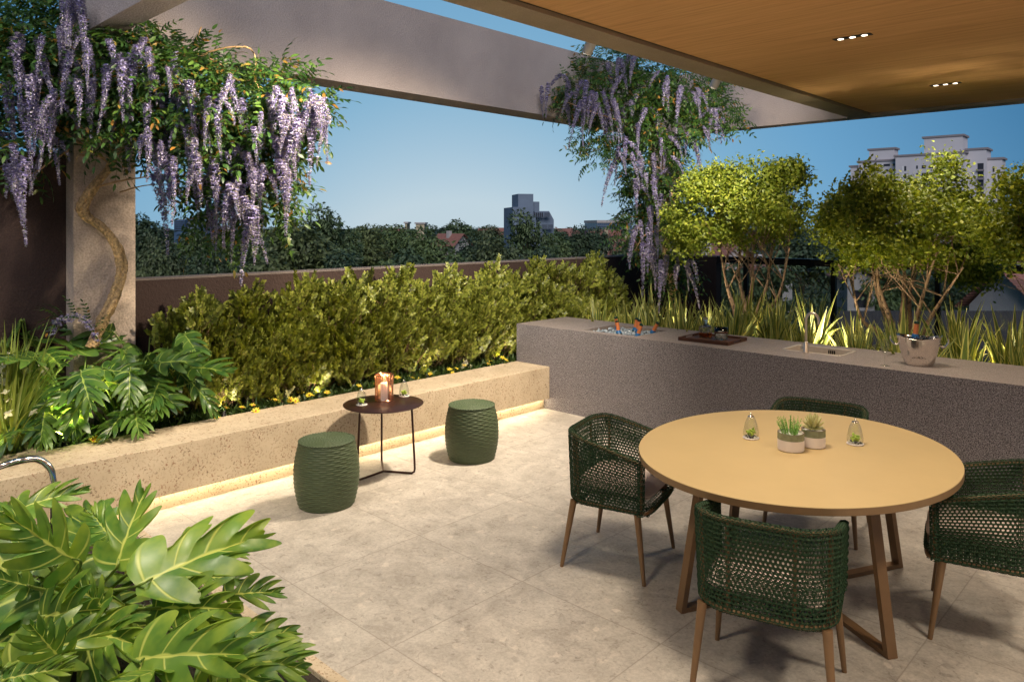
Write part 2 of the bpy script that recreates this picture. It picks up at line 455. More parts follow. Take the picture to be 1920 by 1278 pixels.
M['cushion'] = simple('cushion_fabric', (.50, .41, .37), .9, 0, .05, 20, .25, 600, bdist=.002)
M['stool'] = simple('green_wicker', (.066, .092, .045), .55, 0, .15, 60, .2, 300, bdist=.002)
M['sidetable'] = simple('dark_brown_metal', (.045, .016, .010), .38, .4, .25, 14)
M['copper'] = simple('copper', (.90, .47, .28), .22, 1.0, .06)
M['sinksteel'] = simple('satin_steel', (.62, .55, .48), .5, .55, .05, 40)
M['steel'] = simple('brushed_steel', (.78, .73, .68), .13, 1.0, .05, 40)
M['chrome'] = simple('chrome', (.82, .80, .80), .16, 1.0, .03)
M['faucet'] = simple('champagne_metal', (.80, .68, .56), .28, .9, .04)
M['glass'] = glassmat('clear_glass', (.97, .985, .98))
M['railglass'] = glassmat('railing_glass', (.80, .83, .84))
M['cutglass'] = glassmat('cut_glass', (.99, .98, .95), 0, 1.45, True)
M['ice'] = glassmat('ice', (.92, .95, 1), .12, 1.31, True)
M['whisky'] = glassmat('whisky', (.90, .26, .04), 0, 1.36, True)
M['candle'] = emit('added_glow_wax', (1, .86, .70), .45)  # added glow for the lantern's white inside
M['pebble_w'] = simple('white_pebble', (.75, .74, .70), .6)
M['pebble_d'] = simple('dark_pebble', (.05, .055, .07), .6)
M['tedge'] = simple('table_edge_bronze', (.27, .165, .08), .5, .1, .05, 10)
M['lime'] = leafmat('lime_succulent', [(0, (.50, .65, .07)), (1, (.66, .80, .14))], .4, .2)
M['pot_w'] = simple('white_ceramic', (.78, .70, .66), .5, 0, .04, 20)
M['pot_g'] = simple('green_glaze', (.22, .24, .15), .25, 0, .18, 30)
M['pot_b'] = simple('brown_glaze_edge', (.10, .04, .02), .3)
M['succ_g'] = leafmat('green_succulent', [(0, (.14, .36, .06)), (1, (.34, .60, .16))], .4, .25)
M['succ_y'] = leafmat('pale_succulent', [(0, (.50, .50, .22)), (1, (.68, .66, .36))], .4, .2)
M['stonebits'] = simple('ice_and_pebble', (.30, .36, .42), .25, 0, .5, 40)
M['bottle'] = simple('dark_green_bottle', (.008, .03, .018), .12)
M['foil'] = simple('orange_foil', (.72, .23, .08), .4, .3, .15, 60, .4, 90)
M['blue'] = simple('blue_band', (.012, .12, .32), .4)
M['engrave'] = simple('engraved_steel', (.07, .055, .045), .5, .6)
M['leather'] = simple('leather_band', (.10, .035, .015), .6)
M['hedge'] = leafmat('hedge_leaf', [(0, (.085, .110, .016)), (.5, (.19, .225, .032)), (.9, (.31, .34, .055)), (1, (.38, .38, .09))], .42, .25)
M['twig'] = simple('twig', (.14, .08, .045), .8, var=.3)
M['phil'] = leafmat('philodendron_leaf', [(0, (.022, .07, .016)), (.55, (.05, .13, .024)), (1, (.11, .22, .036))], .36, .24, vein=((.34, .46, .09), (.13, .22, .03)), coat=.15)
M['phil_b'] = leafmat('bright_philodendron_leaf', [(0, (.045, .125, .018)), (.5, (.085, .21, .03)), (1, (.17, .32, .045))], .42, .34, vein=((.60, .68, .16), (.36, .48, .05)), coat=.08)
M['stem'] = leafmat('green_stem', [(0, (.12, .22, .03)), (1, (.24, .32, .06))], .4, .1)
M['flax'] = leafmat('flax_leaf', [(0, (.075, .14, .028)), (.6, (.13, .19, .04)), (1, (.20, .25, .05))], .45, .2, edge=(.50, .72, (.58, .55, .16)))
M['grass'] = leafmat('grass_blade', [(0, (.14, .24, .03)), (1, (.40, .44, .10))], .4, .3)
M['fescue'] = leafmat('blue_fescue', [(0, (.03, .07, .035)), (1, (.09, .14, .06))], .6, .15)
M['petal_y'] = leafmat('yellow_petal', [(0, (.72, .58, .03)), (1, (.85, .74, .08))], .5, .3)
M['petal_w'] = leafmat('white_petal', [(0, (.72, .70, .55)), (1, (.85, .84, .74))], .5, .3)
M['cover'] = leafmat('groundcover_leaf', [(0, (.02, .05, .012)), (1, (.06, .11, .02))], .5, .2)
M['wist'] = leafmat('wisteria_leaf', [(0, (.018, .055, .012)), (.6, (.045, .11, .018)), (.9, (.09, .17, .025)), (.955, (.22, .15, .03)), (1, (.36, .17, .03))], .45, .3)
M['wflower'] = leafmat('wisteria_petal', [(0, (.17, .145, .42)), (.35, (.31, .285, .56)), (.75, (.47, .445, .68)), (1, (.76, .74, .84))], .9, .3)
M['bark'] = simple('wisteria_bark', (.52, .35, .17), .85, 0, .55, 45, 1.0, 70, bdist=.02)
M['vine'] = simple('vine_stem', (.44, .28, .14), .7, 0, .3, 30, .4, 120)
def speckbark():
    m, t, b, o = new_mat('speckled_bark'); c = objco(t)
    base = ramp(t, [(.3, (.27, .17, .10)), (.7, (.45, .31, .19))], noise(t, 14, 4, .6, c).outputs[0])
    sp = ramp(t, [(.60, (0, 0, 0)), (.64, (1, 1, 1))], noise(t, 55, 1, .5, mapping(t, c, (1, 1, .5))).outputs[0])
    t.links.new(mixc(t, math_(t, 'MULTIPLY', sp.outputs[0], .85), base.outputs[0], (.03, .02, .015)), b.inputs['Base Color'])
    b.inputs['Roughness'].default_value = .75; bump(t, b, noise(t, 60, 3, .6, c).outputs[0], .3, .004); return m
M['tbark'] = speckbark()
M['tleaf'] = leafmat('small_tree_leaf', [(0, (.10, .155, .016)), (.5, (.20, .27, .026)), (.9, (.34, .39, .045)), (1, (.48, .52, .08))], .5, .35)
M['far1'] = leafmat('dark_far_leaf', [(0, (.03, .055, .026)), (1, (.095, .14, .062))], .6, .1, per_plant=((.6, .62, .65), (1.35, 1.3, 1.05)))
M['far2'] = leafmat('mid_far_leaf', [(0, (.04, .068, .027)), (1, (.12, .165, .064))], .6, .1, per_plant=((.6, .62, .65), (1.35, 1.3, 1.05)))
M['far3'] = leafmat('olive_far_leaf', [(0, (.055, .075, .028)), (1, (.14, .17, .064))], .6, .1, per_plant=((.6, .62, .65), (1.3, 1.25, 1.0)))
M['fbark'] = simple('far_bark', (.06, .045, .03), .9)
M['roof'] = simple('clay_tiles', (.27, .115, .085), .8, 0, .25, 6, .5, 3, bdist=.05)
M['hwall'] = simple('pale_house_wall', (.42, .38, .36), .85, 0, .08, 2)
M['ywall'] = simple('cream_house_wall', (.48, .40, .26), .85, 0, .08, 2)
M['gwall'] = simple('grey_tower_paint', (.56, .53, .55), .85, 0, .05, .2)
M['gtrim'] = simple('grey_tower_trim', (.25, .22, .23), .85, 0, .05, .2)
M['wdark'] = simple('dark_window', (.035, .035, .045), .3, 0, .3, 1)
M['wlight'] = simple('white_shutter', (.70, .68, .68), .6, 0, .05, 1)
M['bwall'] = simple('blue_grey_concrete', (.15, .19, .25), .8, 0, .12, .3)
M['bglass'] = simple('blue_dark_glass', (.05, .09, .16), .25, 0, .2, .5)
M['ground'] = simple('ground', (.035, .05, .025), .95, 0, .3, .05)
M['fence'] = simple('grey_fence', (.09, .085, .09), .8)

# ================================================================== the setting
mb = MB(); GZ = -9.0
mb.add([(-3000, -3000, GZ), (3000, -3000, GZ), (3000, 3000, GZ), (-3000, 3000, GZ)], [(0, 1, 2, 3)])
tag(mb.build('ground', M['ground']), kind='structure')
mb = MB(); box(mb, -5.175, 5, -4, 5.903, -.2, 0)
tag(mb.build('terrace_floor', M['floor']), kind='structure')
# soil of the planters
mb = MB(); mb.add([(-6.28, 1.38, .36), (-5.57, 1.38, .36), (-5.57, 6.74, .36), (-5.57, 9.7, .36), (-6.28, 9.7, .36)], [(0, 1, 2, 3, 4)])
mb.add([(-5.57, 6.74, .36), (4, 6.74, .36), (4, 9.7, .36), (-5.57, 9.7, .36)], [(0, 1, 2, 3)])
mb.add([(-7.4, -2, .38), (-5.62, -2, .38), (-5.62, 1.3, .38), (-7.4, 1.3, .38)], [(0, 1, 2, 3)])
tag(mb.build('planter_soil', M['soil']), kind='structure')
mb = MB(); mb.add([(-4.98, -1.0, .012), (-1.9, -1.0, .012), (-1.9, 1.70, .012), (-4.98, 1.70, .012)], [(0, 1, 2, 3)])
tag(mb.build('front_planter_soil', M['soil']), kind='structure')

# bench: overhanging cream stone with a lit recess below
b = empty('stone_bench', (-5.3, 3, 0)); IX, IY = 5.3, -3
mb = MB(); box(mb, -5.57+IX, -5.094+IX, -4+IY, 5.90+IY, .115, .444, bev=.004); mb.build('slab', M['bench'], b)
mb = MB(); box(mb, -5.56+IX, -5.175+IX, -4+IY, 5.90+IY, -.1, .1145); mb.build('kick_wall', M['bench'], b)
mb = MB(); box(mb, -5.142+IX, -5.128+IX, -3.9+IY, 5.88+IY, .107, .1144); mb.build('light_strip', M['led'], b)
tag(b, 'long cream flecked stone bench with a glowing strip of light along its recessed foot', 'bench')
# raised planter kerb at the left end of the bench
mb = MB(); box(mb, -7.4, -5.573, 1.33, 1.385, .2, .452, bev=.003); box(mb, -5.615, -5.573, -2, 1.328, .2, .450, bev=.003)
tag(mb.build('planter_kerb', M['bench']), 'low cream stone kerb round the grass box at the far left', 'kerb')
# low kerb round the front planter
mb = MB(); box(mb, -5.05, -1.82, 1.70, 1.76, 0, .035, bev=.003); box(mb, -5.05, -4.985, -1.2, 1.698, 0, .034, bev=.003)
tag(mb.build('planter_edging', M['bench']), 'thin cream stone edging around the front planter of big lobed leaves', 'edging')

# counter with the trough and the sink cut into its top
CT = .85
b = empty('granite_counter', (-3, 6.3, 0)); ox, oy = 3, -6.3
xs = [-5.57, -4.74, -4.09, -2.74, -2.27, 2.6]; ys = [5.903, 6.01, 6.235, 6.565, 6.74]
hole = {(1, 1), (1, 2), (3, 2)}
mb = MB(); bt = MB()
for i in range(5):
    for j in range(4):
        if (i, j) in hole: continue
        bt.add([(xs[i]+ox, ys[j]+oy, CT), (xs[i+1]+ox, ys[j]+oy, CT), (xs[i+1]+ox, ys[j+1]+oy, CT), (xs[i]+ox, ys[j+1]+oy, CT)], [(0, 1, 2, 3)])
def wallq(m_, x0, y0, x1, y1, z0, z1): m_.add([(x0+ox, y0+oy, z0), (x1+ox, y1+oy, z0), (x1+ox, y1+oy, z1), (x0+ox, y0+oy, z1)], [(0, 1, 2, 3)])
wallq(mb, xs[0], ys[0], xs[5], ys[0], -.1, CT); wallq(mb, xs[5], ys[0], xs[5], ys[4], -.1, CT)
wallq(mb, xs[5], ys[4], xs[0], ys[4], -.1, CT); wallq(mb, xs[0], ys[4], xs[0], ys[0], -.1, CT)
for (i, j0, j1, dz) in ((1, 1, 3, .16), (3, 2, 3, .16)):
    x0, x1, y0, y1 = xs[i], xs[i+1], ys[j0], ys[j1]
    for q in ((x0, y0, x1, y0), (x1, y0, x1, y1), (x1, y1, x0, y1), (x0, y1, x0, y0)): wallq(bt, *q, CT-dz, CT)
    bt.add([(x0+ox, y0+oy, CT-dz), (x1+ox, y0+oy, CT-dz), (x1+ox, y1+oy, CT-dz), (x0+ox, y1+oy, CT-dz)], [(0, 1, 2, 3)])
mb.build('body', M['granite'], b); bt.build('countertop', M['granite_top'], b)
tag(b, 'long speckled grey granite bar counter with a trough and a sink in its top', 'counter')

# walls, column, railing
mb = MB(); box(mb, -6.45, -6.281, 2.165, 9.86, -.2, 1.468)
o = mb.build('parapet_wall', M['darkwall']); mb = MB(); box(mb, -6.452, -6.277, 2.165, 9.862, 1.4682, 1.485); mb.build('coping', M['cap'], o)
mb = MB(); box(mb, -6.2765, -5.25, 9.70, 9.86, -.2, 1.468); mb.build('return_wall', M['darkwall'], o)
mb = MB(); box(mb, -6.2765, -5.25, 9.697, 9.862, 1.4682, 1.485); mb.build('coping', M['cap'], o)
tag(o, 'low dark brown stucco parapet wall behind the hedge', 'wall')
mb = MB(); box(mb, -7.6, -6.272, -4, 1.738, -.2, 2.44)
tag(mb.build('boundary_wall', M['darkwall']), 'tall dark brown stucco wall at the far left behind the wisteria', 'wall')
mb = MB(); box(mb, -6.47, -6.1, 1.739, 2.168, .2, 3.28)
tag(mb.build('stucco_column', M['column']), 'beige stucco column with the gnarled wisteria trunk in front of it', 'column')
mb = MB(); box(mb, -6.45, -6.1, 9.8, 10.15, -.2, 3.28)
tag(mb.build('stucco_column', M['column']), 'far corner stucco column hidden by hanging wisteria', 'column')
r = empty('terrace_railing', (-3, 9.73, .36)); mb = MB(); box(mb, -2.24, 6, -.035, .035, 1.03, 1.12, bev=.004); mb.build('top_rail', M['rail'], r)
for i, x in enumerate([-6.0+1.19*k for k in range(0, 9)]):
    if -5.2 < x: 
        mb = MB(); box(mb, x+3-.028, x+3+.028, -.03, .03, -.3, 1.029); mb.build('post', M['rail'], r)
mb = MB(); box(mb, -2.2, 6, -.006, .006, 0.02, .96); gl = mb.build('glass_panel', M['railglass'], r)
tag(r, 'black metal railing with glass behind the small trees', 'railing')

# pergola beams and roof
ZB = 3.28; ZT = 4.165
mb = MB(); box(mb, -6.457, -6.10, 1.739, 10.05, ZB, ZT)
tag(mb.build('pergola_beam', M['beam']), 'deep stucco beam running above the hedge between the two wisterias', 'beam')
mb = MB(); box(mb, -6.0985, 3, 1.739, 1.935, ZB+.001, ZT-.001)
tag(mb.build('pergola_beam', M['beam']), 'stucco cross beam at top left behind the wisteria flowers', 'beam')
mb = MB(); box(mb, -6.0985, 6, 9.80, 10.05, ZB+.001, ZT-.001)
tag(mb.build('pergola_beam', M['beam']), 'far stucco beam meeting the corner of the timber roof', 'beam')
rf = empty('roof_canopy', (-3.3, 5, ZB))
mb = MB(); box(mb, -3.46+3.3, -3.20+3.3, -9, 4.797, 0, .55); mb.build('rim_beam', M['rim'], rf)
mb = MB(); box(mb, -3.197+3.3, 9, -9, 4.797, .032, .5); mb.build('timber_ceiling', M['timber'], rf)
mb = MB(); box(mb, -3.1995+3.3, -3.19+3.3, -9, 4.797, .0305, .0318); mb.build('painted_gap_shade', M['black'], rf)  # black strip puts the corner's shade into colour; no gap is cut
tag(rf, 'flat roof canopy with a warm timber ceiling and beige rim', 'roof')

# ------------------------------------------------------------------ lights the place has
def downlight(x, y, label, power=36):
    e = empty('recessed_downlight', (x, y, ZB+.032))
    mb = MB(); box(mb, -.135, .135, -.034, .034, -.004, -.0005); mb.build('frame', M['black'], e)
    for i in (-1, 0, 1):
        m2 = MB(); a = np.arange(20)*2*math.pi/20
        m2.add(np.stack([np.cos(a)*.021+i*.085, np.sin(a)*.021, np.full(20, -.0062)], 1), [tuple(range(19, -1, -1))]); m2.build('lens', M['lens'], e)
    l = lamp('downlight_lamp', 'SPOT', (x, y, ZB-.02), (x, y, 0), power, WARM, .25, 125, .9)
    l.parent = e; l.matrix_parent_inverse = Matrix.Translation(-Vector(e.location))
    if label: tag(e, label, 'ceiling light', 'black three-lens lights set in the timber ceiling')
    return e
downlight(-2.01, 5.77, 'nearer of the two black three-lens lights set in the timber ceiling', 62)
downlight(-2.01, 8.32, 'farther of the two black three-lens lights set in the timber ceiling', 42)
for (x, y, p) in ((-2.01, 3.22, 88), (-2.01, .7, 90), (.6, 3.22, 105), (.6, 5.77, 60), (.6, .7, 95)):
    downlight(x, y, 'black three-lens ceiling light of the same row above the table and camera', p)

def rimspot(y, tgt, power, label=None, angle=75, col=WARM):
    e = empty('roof_spotlight', (-3.505, y, ZB+.03))
    mb = MB(); d = nrm(np.array([-.55, 0, -.84])); c0 = np.array([-.01, 0, .06]); 
    tube(mb, [c0, c0+d*.15], .042, 20); mb.build('housing', M['white'], e)
    m2 = MB(); tube(m2, [c0+d*.1495, c0+d*.1515], .034, 20); m2.build('lens', M['lens'], e)
    m3 = MB(); box(m3, .0, .044, -.02, .02, .04, .1); m3.build('bracket', M['white'], e)
    p = np.array([-3.505, y, ZB+.03])+c0+d*.165
    l = lamp('spotlight_lamp', 'SPOT', tuple(p), tgt, power, col, .09, angle, .9)
    l.parent = e; l.matrix_parent_inverse = Matrix.Translation(-Vector(e.location))
    tag(e, label or 'white roof spotlight of the same row further along the rim', 'spotlight', 'white spotlights along the outer rim of the roof')
rimspot(4.6, (-5.9, 4.3, .8), 300, 'left one of the two white cylinder spotlights peeking below the roof rim', 120)
rimspot(6.58, (-5.1, 8.5, 2.2), 120, 'right one of the two white cylinder spotlights, near the end of the roof rim', 105)
rimspot(2.62, (-5.9, 1.95, 2.1), 190, angle=88)
rimspot(.64, (-4.0, 1.2, .5), 115, angle=80, col=(1, .88, .70))
def uplight(x, y, z, tgt, p, ang=90, lab=None):
    e = empty('garden_uplight', (x, y, z))
    d = nrm(np.array(tgt)-np.array([x, y, z+.06])); mb = MB(); tube(mb, [(0, 0, -.02), (0, 0, .05)], .008, 8)
    c0 = np.array([0, 0, .06]); tube(mb, [c0-d*.03, c0+d*.03], .022, 14); mb.build('fitting', M['black'], e)
    pp = np.array([x, y, z])+c0+d*.045
    l = lamp('uplight_lamp', 'SPOT', tuple(pp), tgt, p, (1, .83, .56), .03, ang, .8)
    l.parent = e; l.matrix_parent_inverse = Matrix.Translation(-Vector(e.location))
    tag(e, lab, 'garden light', 'small garden uplights hidden in the planting')
for y in (2.65, 3.5, 4.7, 5.75): uplight(-5.64, y, .37, (-6.1, y+.2, 1.3), 2.2, 140, 'small garden uplight hidden at the foot of the hedge')
uplight(-5.35, 7.3, .37, (-5.95, 7.9, 1.2), 4, 130, 'small garden uplight hidden beside the far end of the hedge')
for x in (-4.9, -3.7, -2.75, -1.9, -1.1, -.2): uplight(x, 6.83, .37, (x-.1, 7.5, .85), 2.6, 140, 'small garden uplight hidden at the foot of the flax behind the counter')
for x, y, tx in ((-4.7, 7.55, -4.5), (-3.75, 7.5, -3.8), (-3.0, 7.5, -2.7), (-2.2, 7.45, -2.3), (-1.45, 7.4, -1.4)): uplight(x, y, .37, (tx, 8.2, 2.0), 27, 100, 'small garden uplight hidden in the flax and aimed at a small tree')
uplight(-5.62, 1.55, .37, (-6.0, 1.95, 3.0), 30, 105, 'small garden uplight hidden at the foot of the column')
uplight(-5.64, 1.08, .39, (-5.74, 1.3, .8), 9, 130, 'small garden uplight hidden beside the white-flowered grass')

# ================================================================== furniture
# ---- oval dining table on two crossing frames
TC = (-1.64, 3.85)
t = empty('dining_table', (TC[0], TC[1], 0))
a = np.arange(96)*2*math.pi/96; mb = MB()
ct = (.018, -.035); SXA, SYA = .752, .878
E_ = lambda s, z: np.stack([np.cos(a)*(SXA-s)+ct[0], np.sin(a)*(SYA-s)+ct[1], np.full(96, z)], 1)
def lap(R_, sm, mi=0):
    V = np.concatenate(R_); i = np.arange(len(R_)-1)[:, None]*96; j = np.arange(96)[None]; k = (j+1) % 96
    mb.add(V, np.stack([i+j, i+k, i+96+k, i+96+j], -1).reshape(-1, 4), mi, smooth=sm)
lap([E_(.03, .714), E_(.0015, .7155)], False); lap([E_(.0015, .7155), E_(.0, .718), E_(.0, .747)], False, 1); lap([E_(.0, .747), E_(.0015, .7495)], False)
mb.add(E_(.0015, .7495), [tuple(range(96))]); mb.add(E_(.03, .714), [tuple(range(95, -1, -1))], 1); mb.build('tabletop', [M['table'], M['tedge']], t)
def barq(mb, p0, p1, wdir, w, th):
    p0, p1 = np.array(p0, float), np.array(p1, float); wd = nrm(np.array(wdir, float)); D = nrm(p1-p0); u = nrm(np.cross(D, wd))
    V = []
    for p in (p0, p1):
        for s, q in ((-1, -1), (1, -1), (1, 1), (-1, 1)): V.append(p+wd*w/2*s+u*th/2*q)
    mb.add(V, [(0, 1, 2, 3), (7, 6, 5, 4), (0, 4, 5, 1), (1, 5, 6, 2), (2, 6, 7, 3), (3, 7, 4, 0)])
for (f0, f1) in (((-.31, -.60), (.31, .67)), ((.57, -.31), (-.55, .39))):
    f0, f1 = np.array(f0), np.array(f1); dd = nrm(f1-f0); n = (-dd[1], dd[0], 0)
    for f, s in ((f0, 1), (f1, -1)):
        mb = MB(); top = f+dd*s*.13
        barq(mb, (f[0], f[1], .0), (top[0], top[1], .714), n, .05, .028); mb.build('leg', M['bronze'], t)
    mb = MB(); zoff = .012 if f0[0] < 0 else .0105
    barq(mb, (f0[0]+dd[0]*.016, f0[1]+dd[1]*.016, zoff), (f1[0]-dd[0]*.016, f1[1]-dd[1]*.016, zoff), n, .048, .022); mb.build('floor_bar', M['bronze'], t)
    mb = MB(); barq(mb, (*(f0+dd*.12), .704), (*(f1-dd*.12), .704), n, .046, .018); mb.build('top_bar', M['bronze'], t)
tag(t, 'large oval sand gold dining table on splayed bronze frames', 'table')

# ---- woven cane armchair
PITCH = .0180
def perforated(mb, f, na, nb, relief=.0022, hole=.34, mi=0):
    """na x nb cells over f(u,v)->(n,3), each with an eight-sided hole; strand crossings stand proud"""
    I, J = np.meshgrid(np.arange(na), np.arange(nb), indexing='ij'); I = I.ravel().astype(float); J = J.ravel().astype(float)
    sq = [(0, 0), (.5, 0), (1, 0), (1, .5), (1, 1), (.5, 1), (0, 1), (0, .5)]
    oc = [(.5+hole*x*1.08, .5+hole*y*.92) for x, y in ((-.76, -.76), (0, -1), (.76, -.76), (1, 0), (.76, .76), (0, 1), (-.76, .76), (-1, 0))]
    def ev(u, v, h):
        u = np.clip(u/na, 0, 1); v = np.clip(v/nb, 0, 1); e = 1e-3
        P = f(u, v); du = f(np.clip(u+e, 0, 1), v)-f(np.clip(u-e, 0, 1), v); dv = f(u, np.clip(v+e, 0, 1))-f(u, np.clip(v-e, 0, 1))
        return P + nrm(np.cross(du, dv))*np.reshape(h, (-1, 1))
    n = len(I); P = []; I = I+.5*(J % 2)
    for k, (x, y) in enumerate(sq):
        par = ((I+J) % 2)*2-1
        h = relief if k % 2 == 0 else -relief*.8*(par if k in (1, 5) else -par)
        P.append(ev(I+x, J+y, h))
    for (x, y) in oc: P.append(ev(I+x, J+y, -relief*.6))
    V = np.stack(P, 1).reshape(-1, 3); F = []
    base = (np.arange(n)*16)[:, None]
    for k in range(8):
        F.append(base + np.array([[k, (k+1) % 8, 8+(k+1) % 8, 8+k]]))
    mb.add(V, np.concatenate(F), mi, smooth=False)
HW, YB, YF, CR = .278, -.255, .205, .16
_pl = [(-HW, YF)] + [(-HW, y) for y in np.linspace(YF, YB+CR, 10)[1:]]
_pl += [(-HW+CR-CR*math.cos(q), YB+CR-CR*math.sin(q)) for q in np.linspace(0, math.pi/2, 9)[1:]]
_pl += [(x, YB) for x in np.linspace(-HW+CR, HW-CR, 8)[1:]]
_pl += [(HW-CR+CR*math.sin(q), YB+CR-CR*math.cos(q)) for q in np.linspace(0, math.pi/2, 9)[1:]]
_pl += [(HW, y) for y in np.linspace(YB+CR, YF, 10)[1:]]
_pl = np.array(_pl); _ac = np.concatenate([[0], np.cumsum(np.linalg.norm(np.diff(_pl, axis=0), axis=1))]); ULEN = _ac[-1]; _ac /= ULEN
def plan(u):
    x = np.interp(u, _ac, _pl[:, 0]); y = np.interp(u, _ac, _pl[:, 1]); e = 2e-2
    dx = np.interp(np.clip(u+e, 0, 1), _ac, _pl[:, 0])-np.interp(np.clip(u-e, 0, 1), _ac, _pl[:, 0])
    dy = np.interp(np.clip(u+e, 0, 1), _ac, _pl[:, 1])-np.interp(np.clip(u-e, 0, 1), _ac, _pl[:, 1])
    l = np.hypot(dx, dy)+1e-9
    return x, y, -dy/l, dx/l          # inward normal
def hgt(y): 
    q = np.clip((y-(-.20))/(.45), 0, 1); return .755-.115*q**1.15
def shell(u, v, o=None):
    x, y, nx, ny = plan(u); h = hgt(y)
    # profile: bottom corner, up the outside, over the top, down the inside
    ko = np.array([0, .07, .12, .50, .535, .56, .60, .62, 1.0])
    io = np.interp(v, ko, [.080, .026, .004, 0, .003, .016, .030, .034, .034])
    zf = np.interp(v, ko, [0, .012, .060, .965, .992, 1.0, .985, .95, .12])
    z = .355+(h-.355)*zf
    fl = 1+.10*(z-.40)                 # slight flare
    return np.stack([(x+nx*io)*fl, (y+ny*io)*fl, z], -1)
def make_chair():
    c = empty('woven_armchair')
    mb = MB(); perforated(mb, shell, int(ULEN/PITCH), 50)
    # end rolls at the arm fronts
    for s, ue in ((-1, 0.0), (1, 1.0)):
        z1 = float(hgt(YF))
        def roll(u, v, s=s, z1=z1):
            ang = u*2*math.pi; r = .0185
            z = .362+(z1-.008-.362)*v; fl = 1+.10*(z-.40)
            return np.stack([s*(HW-.0165)*fl+np.cos(ang)*r*s, (YF*fl+np.sin(ang)*r), z], -1)
        perforated(mb, roll, 7, 17)
    # apron strip and seat panel
    perforated(mb, lambda u, v: np.stack([-.255+.51*u, YF+.050-.012*(v*2-1)**2+0*v-.045*np.abs(2*u-1)**6, .352+.062*v], -1), 30, 4)
    perforated(mb, lambda u, v: np.stack([-.24+.48*u, -.20+.44*v, .356+0*u], -1), 28, 28)
    mb.build('cane_shell', M['weave'], c)
    fr = MB(); uu = np.linspace(0, 1, 60); x, y, nx, ny = plan(uu); h = hgt(y)
    z = h-.017; fl = 1+.10*(z-.40); top = np.stack([(x+nx*.0165)*fl, (y+ny*.0165)*fl, z], 1)
    lo = lambda zz: np.stack([(x+nx*.018)*(1+.1*(zz-.4)), (y+ny*.018)*(1+.1*(zz-.4)), np.full(60, zz)], 1)
    l2 = lo(.378); 
    tube(fr, top, .0095, 8); tube(fr, l2, .009, 8)
    tube(fr, catmull([l2[0], l2[0]+[.05, .036, 0], l2[-1]+[-.05, .036, 0], l2[-1]], 6), .009, 8)
    for k in (0, 17, 24, 35, 42, 59): tube(fr, [l2[k], top[k]], .0085, 8)
    fr.build('frame', M['chairleg'], c)
    for sx, sy in ((-1, 1), (1, 1), (-1, -1), (1, -1)):
        lg = MB(); p0 = (sx*.236, .175 if sy > 0 else -.195, .372); p1 = (sx*.268, .225 if sy > 0 else -.255, 0)
        tube(lg, [p0, p1], [.0195, .0105], 14); lg.build('leg', M['chairleg'], c)
    # cushion
    cu = MB(); n = 20; U, Vv = np.meshgrid(np.linspace(-1, 1, n), np.linspace(-1, 1, n), indexing='ij')
    def sup(a_, b_, e=6): return (np.abs(a_)**e+np.abs(b_)**e)**(1/e)
    hx, hy, hz = .238, .232, .036
    for sgn in (1, -1):
        k = np.maximum(sup(U, Vv), 1e-6)/np.maximum(np.maximum(np.abs(U), np.abs(Vv)), 1e-6)
        X = U/k*hx; Y = Vv/k*hy+.014; m_ = np.maximum(np.abs(U), np.abs(Vv))
        Z = .452+sgn*hz*np.clip(1-m_**9, 0, 1)**.45 + sgn*.006*(1-U*U)*(1-Vv*Vv)
        V3 = np.stack([X, Y, Z], -1).reshape(-1, 3); i = np.arange(n-1)[:, None]*n+np.arange(n-1)[None]
        F = np.stack([i, i+n, i+n+1, i+1], -1).reshape(-1, 4)
        cu.add(V3, F if sgn > 0 else F[:, ::-1], smooth=True)
    cu.build('cushion', M['cushion'], c)
    return c
def place_chair(o, cx, cy, ang, label):
    o.location = (cx, cy, 0); o.rotation_euler = (0, 0, ang - math.pi/2)
    tag(o, label, 'armchair', 'dark green woven cane armchairs around the oval table')
ch = make_chair()
spots = [(-2.515, 3.545, R(15), 'dark green cane armchair on the left of the oval table, its beige cushion in view'),
         (-1.375, 3.00, R(106), 'dark green cane armchair in front of the table with its back to the viewer'),
         (-.83, 4.14, R(193), 'dark green cane armchair at the right of the table, cut by the picture edge'),
         (-1.88, 4.76, R(-80), 'dark green cane armchair behind the table, only its back top showing')]
for i, (x, y, q, lb) in enumerate(spots):
    place_chair(ch if i == 0 else copy_tree(ch), x, y, q, lb)

